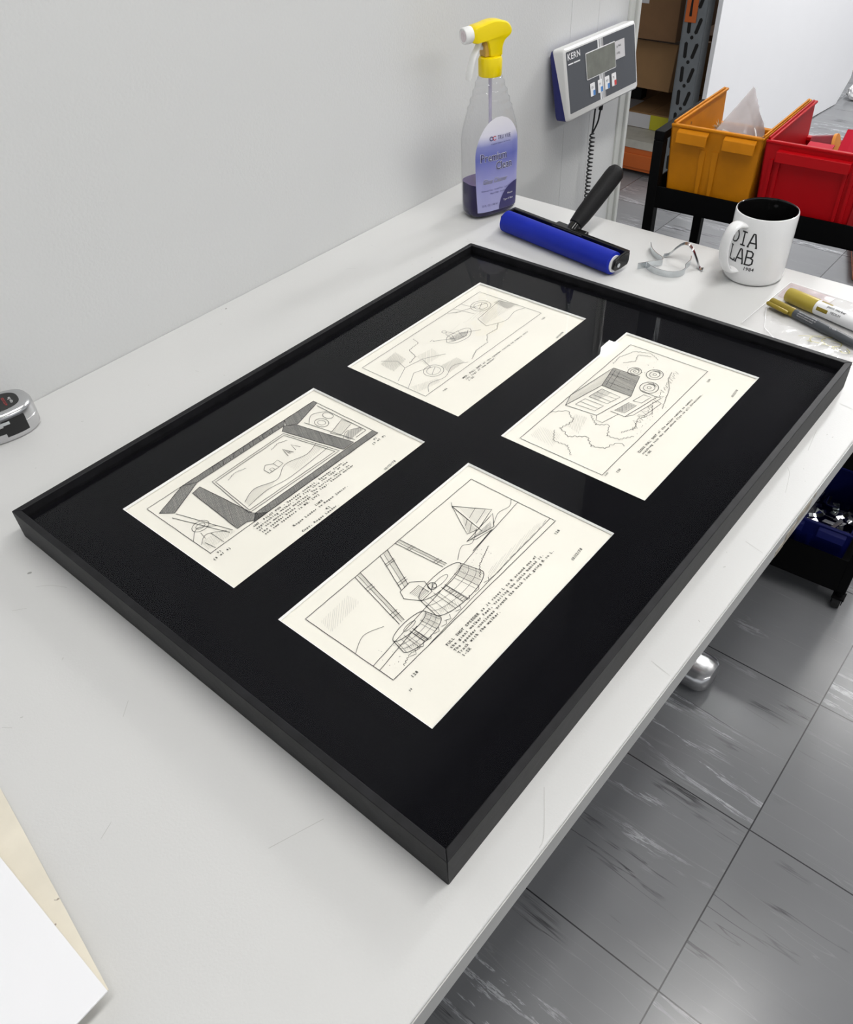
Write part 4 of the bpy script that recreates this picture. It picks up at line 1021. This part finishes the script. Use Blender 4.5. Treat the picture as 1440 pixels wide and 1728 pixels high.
for x in (.006, CD-.008):
    for y in (-.010, -CW+.008):
        bm = B(); cyl(bm, (x, y, .0515), (x, y, .040), .006, 12); box(bm, x-.010, x+.012, y-.012, y+.012, .036, .041)
        for s_ in (-.0105, .0085): box(bm, x+.000, x+.014, y+s_, y+s_+.002, .015, .0365)
        cs_ = obj('caster', bm, M['cart'], ct)
        bm = B(); cyl(bm, (x+.012, y-.0075, .0195), (x+.012, y+.0075, .0195), .0193, 28); obj('wheel', bm, M['rubber'], cs_, smooth=True)
        bm = B(); box(bm, x+.016, x+.034, y-.008, y+.008, .037, .040); obj('brake_tab', bm, M['cart'], cs_)

def bin_(name, label, cat, m, lx, ly, z, rel, w=.150, l=.228, h=.13, front=.075, style='hooks', yaw=0., hl=True):
    """open fronted storage bin: tall back wall towards the workbench, low front lip on the far side; local x = depth, y = width"""
    p = Matrix.Rotation(CYAW, 4, 'Z') @ Vector((lx, ly, 0)) + CO
    t = thing(name, label, cat, (p.x, p.y, z), CYAW + yaw, rel=rel)
    th = .003; tp = .006
    bm = B()
    def wall(a0, a1, b0, b1, za0, za1, inx, iny):
        # a0->a1 bottom run, inner offset (inx, iny)
        pass
    bw, bl = w/2 - tp, l - tp
    # bottom
    box(bm, tp, bl, -bw, bw, 0, th)
    def quadwall(p0, p1, q1, q0, n):      # bottom pair p0 p1, top pair q0 q1, thickness along n
        n = Vector(n)*th; vs = [bm.verts.new(Vector(v)) for v in (p0, p1, q1, q0)] + [bm.verts.new(Vector(v)+n) for v in (p0, p1, q1, q0)]
        for f in ((0, 1, 2, 3), (7, 6, 5, 4), (0, 4, 5, 1), (1, 5, 6, 2), (2, 6, 7, 3), (3, 7, 4, 0)): bm.faces.new([vs[i] for i in f])
    quadwall((tp, -bw, 0), (tp, bw, 0), (0, w/2, h), (0, -w/2, h), (1, 0, 0))
    fx = l - tp*(1-front/h)
    quadwall((bl, -bw, 0), (bl, bw, 0), (fx, w/2-tp*(1-front/h), front), (fx, -w/2+tp*(1-front/h), front), (-1, 0, 0))
    for s_ in (-1, 1):
        quadwall((tp, s_*bw, 0), (bl, s_*bw, 0), (l-.004, s_*w/2, h), (0, s_*w/2, h), (0, -s_, 0))
    shell = obj('shell', bm, m, t, bevel=.0008)
    bm = B()
    for s_ in (-1, 1):
        box(bm, 0, l-.006, min(s_*w/2, s_*(w/2-.007)), max(s_*w/2, s_*(w/2-.007)), h-.001, h+.003)
        box(bm, .004, l-.016, min(s_*(w/2-.001), s_*(w/2-.004)), max(s_*(w/2-.001), s_*(w/2-.004)), h+.003, h+.0065)
    box(bm, -.002, .005, -w/2, w/2, h-.001, h+.003)
    box(bm, l-.014, l-.002, -w/2+.004, w/2-.004, front-.004, front+.002)
    obj('rim', bm, m, t, bevel=.0012)
    if style == 'hooks':
        for y0, y1 in ((-w*.435, -w*.10), (w*.075, w*.41)):
            bm = B(); prism(bm, [(0, 0), (-.009, -.004), (-.011, -.020), (-.008, -.021), (-.006, -.007), (0, -.006)], y0, y1, Matrix.Translation((0, 0, h-.002)) @ Matrix(((1, 0, 0, 0), (0, 0, 1, 0), (0, 1, 0, 0), (0, 0, 0, 1))))
            obj('hook_lip', bm, m, t, bevel=.001)
        for yy, sl in ((-.009, .3), (.012, -.1)):
            bm = B(); prism(bm, [(0, 0), (.010, 0), (.006, -.09), (.002, -.09)], 0, .0012, Matrix.Translation((.0015, yy, h-.03)) @ Matrix(((0, 0, -1, 0), (1, 0, 0, 0), (0, 1, 0, 0), (0, 0, 0, 1))))
            obj('rib', bm, m, t)
    else:
        bm = B(); box(bm, -.011, .002, -w*.36, w*.36, h-.024, h-.008); obj('hook_lip', bm, m, t, bevel=.001)
        for yy in (-w*.40, -w*.33, w*.33, w*.40):
            bm = B(); box(bm, -.004, .006, yy-.0026, yy+.0026, .004, h-.024, Matrix.Shear('XY', 4, (0, 0))); 
            for v in bm.verts: v.co.x += tp*(1-v.co.z/h)
            obj('rib', bm, m, t)
    return t
yb = bin_('storage_bin', 'amber orange plastic storage bin on the cart, holding a clear bag', 'storage bin', M['orange_bin'], .006, -.098, -.013, True)
rb = bin_('storage_bin', 'red plastic storage bin on the cart beside the orange one', 'storage bin', M['red_bin'], .004, -.2515, -.013, True, style='panel')
bb = bin_('storage_bin', 'navy blue bin of metal hardware low on the cart', 'storage bin', M['blue_bin'], .030, -.425, .0545, False, w=.155, l=.215, h=.118, front=.116)

def crumple(bm, corners, n, amp, seed, thick=.0004):
    rnd = random.Random(seed); a, b, c, d = [Vector(p) for p in corners]; nrm = (b-a).cross(d-a).normalized(); G = []
    for i in range(n+1):
        row = []
        for j in range(n+1):
            u, v = i/n, j/n; p = (a*(1-u)+b*u)*(1-v) + (d*(1-u)+c*u)*v
            row.append(bm.verts.new(p + nrm*(amp*(math.sin(u*7+seed)*math.cos(v*5+seed*2)) + rnd.uniform(-amp, amp)*.3)))
        G.append(row)
    for i in range(n):
        for j in range(n): bm.faces.new((G[i][j], G[i+1][j], G[i+1][j+1], G[i][j+1]))
def in_cart(lx, ly, z): p = Matrix.Rotation(CYAW, 4, 'Z') @ Vector((lx, ly, 0)) + CO; return Vector((p.x, p.y, z))
o = in_cart(.09, -.10, .0)
bg = thing('zip_bag', 'crumpled clear zip bag standing up in the orange bin', 'plastic bag', (o.x, o.y, .0), CYAW)
bm = B(); crumple(bm, [(-.060, .045, .060), (-.045, -.052, .0), (-.030, -.056, .108), (.052, .000, .150)], 14, .005, 3); crumple(bm, [(-.055, .047, .062), (-.038, -.050, .0), (-.024, -.053, .111), (.056, .004, .148)], 14, .005, 5)
bo = obj('bag', bm, M['bag'], bg, smooth=True)
bm = B(); tube(bm, [(-.034, -.050, .090), (-.008, -.034, .104), (.022, -.012, .122), (.036, .002, .132)], .0012, 6); obj('zip_seal', bm, M['print_white'], bo, smooth=True)
bm = B(); crumple(bm, [(-.052, .022, .07), (-.050, -.024, .055), (-.036, -.028, .098), (-.034, .010, .108)], 4, .002, 8)
obj('paper_slip', bm, M['label_white'], bo, smooth=True)
o = in_cart(.135, -.058, .0)
bm = B(); rr_ = random.Random(4)
for q in range(46):
    a = rr_.uniform(0, 2*PI); el = rr_.uniform(-.2, 1.4); l_ = rr_.uniform(.012, .026)
    d = Vector((math.cos(a)*math.cos(el), math.sin(a)*math.cos(el), math.sin(el))); s0 = d*.003 + Vector((0, 0, .075))
    tube(bm, [s0, s0+d*l_*.6, s0+d*l_+Vector((0, 0, -.004))], [.0011, .0008, .0003], 5)
cyl(bm, (0, 0, -.008), (0, 0, .078), .004, 10)
tag(obj('bristle_brush', bm, M['wood_brown'], None, smooth=True, loc=(o.x, o.y, o.z)), 'tan bristle tuft inside the orange bin against its side wall', 'brush')
# in the red bin
def sheet_obj(name, m, pts, th, label, cat):
    bm = B(); a = [Vector(p) for p in pts]; n = (a[1]-a[0]).cross(a[3]-a[0]).normalized()*th
    vs = [bm.verts.new(p) for p in a] + [bm.verts.new(p+n) for p in a]
    for f in ((3, 2, 1, 0), (4, 5, 6, 7), (0, 1, 5, 4), (1, 2, 6, 5), (2, 3, 7, 6), (3, 0, 4, 7)): bm.faces.new([vs[i] for i in f])
    return tag(obj(name, bm, m, None, loc=(0, 0, 0)), label, cat)
sheet_obj('red_card', M['red_card'], [in_cart(.022, -.272, .092), in_cart(.050, -.316, .085), in_cart(.105, -.310, .122), in_cart(.070, -.272, .130)], .002, 'raspberry red card sticking out of the red bin', 'card')
sheet_obj('red_card', M['red_card'], [in_cart(.020, -.225, .098), in_cart(.025, -.262, .098), in_cart(.065, -.262, .106), in_cart(.065, -.225, .106)], .002, 'red card lying flat just inside the back of the red bin', 'card')
sheet_obj('folded_paper', M['paper_white'], [in_cart(.10, -.268, .07), in_cart(.12, -.318, .07), in_cart(.180, -.316, .140), in_cart(.155, -.290, .140)], .0015, 'white paper edge sticking out behind the red card', 'paper')
o = in_cart(.115, -.236, .084)
t = thing('tape_roll', 'small roll with an orange end inside the red bin', 'roll', (o.x, o.y, o.z), CYAW)
bm = B(); cyl(bm, (0, .018, 0), (0, -.014, .006), .0165, 28); obj('core', bm, M['maroon'], t, smooth=True)
bm = B(); cyl(bm, (0, -.0145, .006), (0, -.019, .007), .0180, 28); obj('end_cap', bm, M['orange_roll'], t, smooth=True)

# metal corner brackets heaped in the blue bin
rnd = random.Random(21)
def bracket(kind):
    bm = B(); th = .0012
    if kind == 0: strip(bm, [(-.018, 0, 0), (0, 0, 0), (.002, 0, .002), (.002, 0, .018)], (0, 1, 0), .014, th)
    elif kind == 1: strip(bm, [tuple(p) for p in spline([(-.026, 0, 0), (-.012, 0, .001), (0, 0, .009), (.012, 0, .001), (.026, 0, 0)], 3)], (0, 1, 0), .009, th)
    else: prism(bm, [(-.020, -.006), (.012, -.006), (.020, .004), (.020, .018), (.009, .018), (.009, .006), (-.020, .006)], 0, th)
    return bm
proto = []
for kd in range(3):
    bm = bracket(kd); bmesh.ops.recalc_face_normals(bm, faces=bm.faces); me = bpy.data.meshes.new('metal_bracket'); bm.to_mesh(me); bm.free(); me.materials.append((M['steel'], M['steel'], M['chrome'])[kd]); proto.append(me)
lb_ = ('small steel angle bracket in the heap in the blue bin', 'small bowed steel strip in the heap in the blue bin', 'small L shaped steel plate in the heap in the blue bin')
k_ = 0
for lay in range(4):
    for q in range(11):
        u, v = rnd.uniform(.026, .190), rnd.uniform(-.052, .052)
        p = in_cart(.030+u, -.425+v, 0); kd = k_ % 3
        o = bpy.data.objects.new('metal_bracket', proto[kd]); C.objects.link(o)
        o.location = (p.x, p.y, .068 + lay*.014 + rnd.uniform(0, .008)); o.rotation_euler = (rnd.uniform(-.5, .5), rnd.uniform(-.5, .5), rnd.uniform(0, 6.28)); o.scale = (1, 1, 1)
        tag(o, lb_[kd], 'bracket', ('angle brackets', 'bowed strips', 'L shaped plates')[kd] + ' heaped in the blue bin'); k_ += 1
# tool on the middle tray
t = thing('tool_case', 'orange tool case with a black lid on the floor past the cart', 'tool case', (2.57, .40, 0), .35, rel=False)
bm = B(); box(bm, 0, .34, -.30, 0, 0, .030); obj('body', bm, M['rack_orange'], t, bevel=.008)
bm = B(); box(bm, -.006, .346, -.306, .006, .031, .043); obj('lid', bm, M['black_plastic'], t, bevel=.008)
bm = B(); box(bm, -.012, -.001, -.19, -.11, .008, .029); obj('handle', bm, M['black_plastic'], t, bevel=.003)

# ------------------------------------------------------------------ storage rack behind the wall end
RX = 3.0
rk = thing('storage_rack', 'grey perforated steel storage rack with orange beams beyond the wall end', 'storage rack', (RX, 1.238, 0), 0, rel=False)
def upright(y0, x0):
    bm = B(); box(bm, x0, x0+.003, y0, y0+.084, 0, 2.35); box(bm, x0, x0+.05, y0-.002, y0+.001, 0, 2.35); box(bm, x0, x0+.05, y0+.083, y0+.086, 0, 2.35)
    return obj('upright', bm, M['rack_grey'], rk)
u1 = upright(0, 0); u2 = upright(0, .42); u3 = upright(1.1, 0); u4 = upright(1.1, .42)
def slot_at(z, up):
    for cy, ang in ((.024, .28), (.060, -.04)):
        pts = [(cy + (a*math.cos(ang) - b*math.sin(ang)), z + (a*math.sin(ang) + b*math.cos(ang))) for a, b in ((-.0065, -.023), (0, -.028), (.0065, -.023), (.0065, .023), (0, .028), (-.0065, .023))]
        bm = B(); prism(bm, pts, -.0008, .0004, Matrix(((0, 0, 1, 0), (1, 0, 0, 0), (0, 1, 0, 0), (0, 0, 0, 1)))); obj('slot', bm, M['hole'], up)
    bm = B(); cyl(bm, (-.0008, .043, z+.043), (.0004, .043, z+.043), .0065, 12); obj('round_hole', bm, M['hole'], up)
for q in range(11): slot_at(TZ-.66 + q*.081, u1)
for z0, z1 in ((TZ-.722, TZ-.632), (TZ+.25, TZ+.34), (TZ+1.1, TZ+1.19)):
    bm = B(); box(bm, .0, .045, .0865, 1.0995, z0, z1); box(bm, -.006, .0, .0865, 1.0995, z0+.012, z1-.022); obj('beam', bm, M['rack_orange'], rk, bevel=.003)
    bm = B(); box(bm, .430, .470, .0865, 1.0995, z0, z1); obj('beam', bm, M['rack_orange'], rk, bevel=.003)
    bm = B(); box(bm, -.004, .475, .087, 1.099, z1+.0005, z1+.031); obj('shelf_deck', bm, M['deck'], rk)
bm = B(); box(bm, -.005, -.0009, .036, .080, TZ-.165, TZ+.02); bc = obj('beam_connector', bm, M['rack_orange'], rk, bevel=.003)
bm = B(); prism(bm, [(.054, TZ-.145), (.064, TZ-.145), (.062, TZ-.075), (.056, TZ-.075)], -.0056, -.0049, Matrix(((0, 0, 1, 0), (1, 0, 0, 0), (0, 1, 0, 0), (0, 0, 0, 1)))); obj('slot', bm, M['hole'], bc)
DZ = TZ-.6005
def carton(name, label, x, y, z, sx, sy, sz, m, rz=0., ry=0., extra=None):
    t = thing(name, label, 'box', (x, y, z), rz, rel=False); t.rotation_euler = (0, ry, rz)
    bm = B(); box(bm, 0, sx, 0, sy, 0, sz); obj('body', bm, m, t, bevel=.002)
    for y0, y1 in ((-.0012, sy/2-.001), (sy/2+.001, sy+.001)):
        bm = B(); box(bm, -.001, sx+.001, y0, y1, sz, sz+.002); obj('flap', bm, m, t)
    if extra:
        for nm_, m_, b_ in extra:
            bm = B(); box(bm, *b_); obj(nm_, bm, m_, t)
    return t
carton('cardboard_box', 'flat brown box with white and yellow front on the lowest rack shelf', RX+.14, 1.387, DZ, .32, .19, .06, M['carton'],
       extra=[('white_front', M['label_white'], (-.0015, -.0002, .083, .1885, .002, .056)), ('yellow_label', M['label_yellow'], (-.0018, -.0002, .001, .082, .001, .057))])
for q in range(3):
    bm = B(); box(bm, 0, .30, 0, .20, 0, .006); o = obj('paper_pad', bm, M['label_white'], None, loc=(RX+.10+.006*q, 1.60-.008*q, DZ+.0005+.0075*q), rel=False); o.rotation_euler = (0, 0, .03*q)
    tag(o, 'thin white pad in the small stack left of the yellow fronted box', 'paper pad', 'white pads on the rack shelf')
carton('cardboard_box', 'large brown carton tilted above the flat box on the rack', RX+.125, 1.40, TZ-.445, .33, .42, .165, M['carton'], rz=-.04, ry=.16)
for dx_ in (.02, .26):
    bm = B(); box(bm, 0, .05, 0, .12, 0, .085 if dx_ < .1 else .042); o = obj('packing_block', bm, M['hole'], None, loc=(RX+.145+dx_, 1.66, DZ+.024), rel=False)
    tag(o, 'dark packing block under the %s edge of the tilted carton' % ('front' if dx_ < .1 else 'rear'), 'packing block')
carton('cardboard_box', 'dark brown carton with a white label above the tilted carton', RX+.10, 1.39, TZ-.262, .36, .42, .30, M['carton_dark'],
       extra=[('white_label', M['label_white'], (-.0015, -.0004, .13, .23, .12, .22))])

carton('cardboard_box', 'added dark box behind the lowest rack shelf, standing in for shade under the tilted carton', RX+.505, 1.30, 0, .25, .70, .42, M['carton_dark'])  # added box: its dark sides stand in for the shaded gap below the carton

# ------------------------------------------------------------------ leaning white panel and paper ball
pts = [(3.012, 1.190), (4.432, 1.0795)]
dx, dy = pts[1][0]-pts[0][0], pts[1][1]-pts[0][1]
pn_ = thing('white_panel', 'large white panel standing on the floor past the storage rack', 'panel', (pts[0][0], pts[0][1], 0), math.atan2(dy, dx), rel=False)
Lp = math.hypot(dx, dy)
bm = B(); prism(bm, [(.0, .004), (Lp-.10, .004), (Lp, .10), (Lp, 1.9), (0, 1.9)], 0, .018, Matrix(((1, 0, 0, 0), (0, 0, 1, 0), (0, 1, 0, 0), (0, 0, 0, 1)))); obj('board', bm, M['board'], pn_, bevel=.001)
bm = B(); box(bm, .75, 1.2, .0185, .22, 0, .02); box(bm, 1.0, 1.04, .0185, .045, .02, 1.2); obj('support_foot', bm, M['wall_trim'], pn_)
bm = B(); bmesh.ops.create_icosphere(bm, subdivisions=4, radius=.036)
rnd = random.Random(5)
import mathutils.noise as mn
for v in bm.verts:
    n_ = mn.noise(v.co*55) + .6*mn.noise(v.co*120 + Vector((3, 1, 2))); v.co *= 1 + .20*n_
tag(obj('paper_ball', bm, M['paper_white'], None, loc=(4.452, 1.045, .036), rel=False), 'crumpled white paper ball on the floor by the white panel', 'paper ball')

# ------------------------------------------------------------------ camera, world, colour
cam = bpy.data.cameras.new('camera'); co = bpy.data.objects.new('camera', cam); C.objects.link(co)
cam.sensor_fit = 'HORIZONTAL'; cam.sensor_width = 36.; cam.lens = 36*1360.93/1440; cam.clip_start = .01; cam.clip_end = 50
from mathutils import Euler
rx, ry, rz = 0.8253204162, 0.0428549716, -0.8719478409
R = Matrix.Rotation(rz, 3, 'Z') @ Matrix.Rotation(ry, 3, 'Y') @ Matrix.Rotation(rx, 3, 'X')
co.matrix_world = Matrix.Translation((-.1699421, -.15448148, .55607687+TZ)) @ R.to_4x4()
bpy.context.scene.camera = co
w = bpy.data.worlds.new('world'); bpy.context.scene.world = w; w.use_nodes = True
bg_ = w.node_tree.nodes['Background']; bg_.inputs[0].default_value = (.93, .96, 1, 1); bg_.inputs[1].default_value = .60
vs = bpy.context.scene.view_settings
vs.view_transform = 'Standard'; vs.look = 'None'; vs.gamma = 1; vs.use_curve_mapping = False; vs.exposure = .03
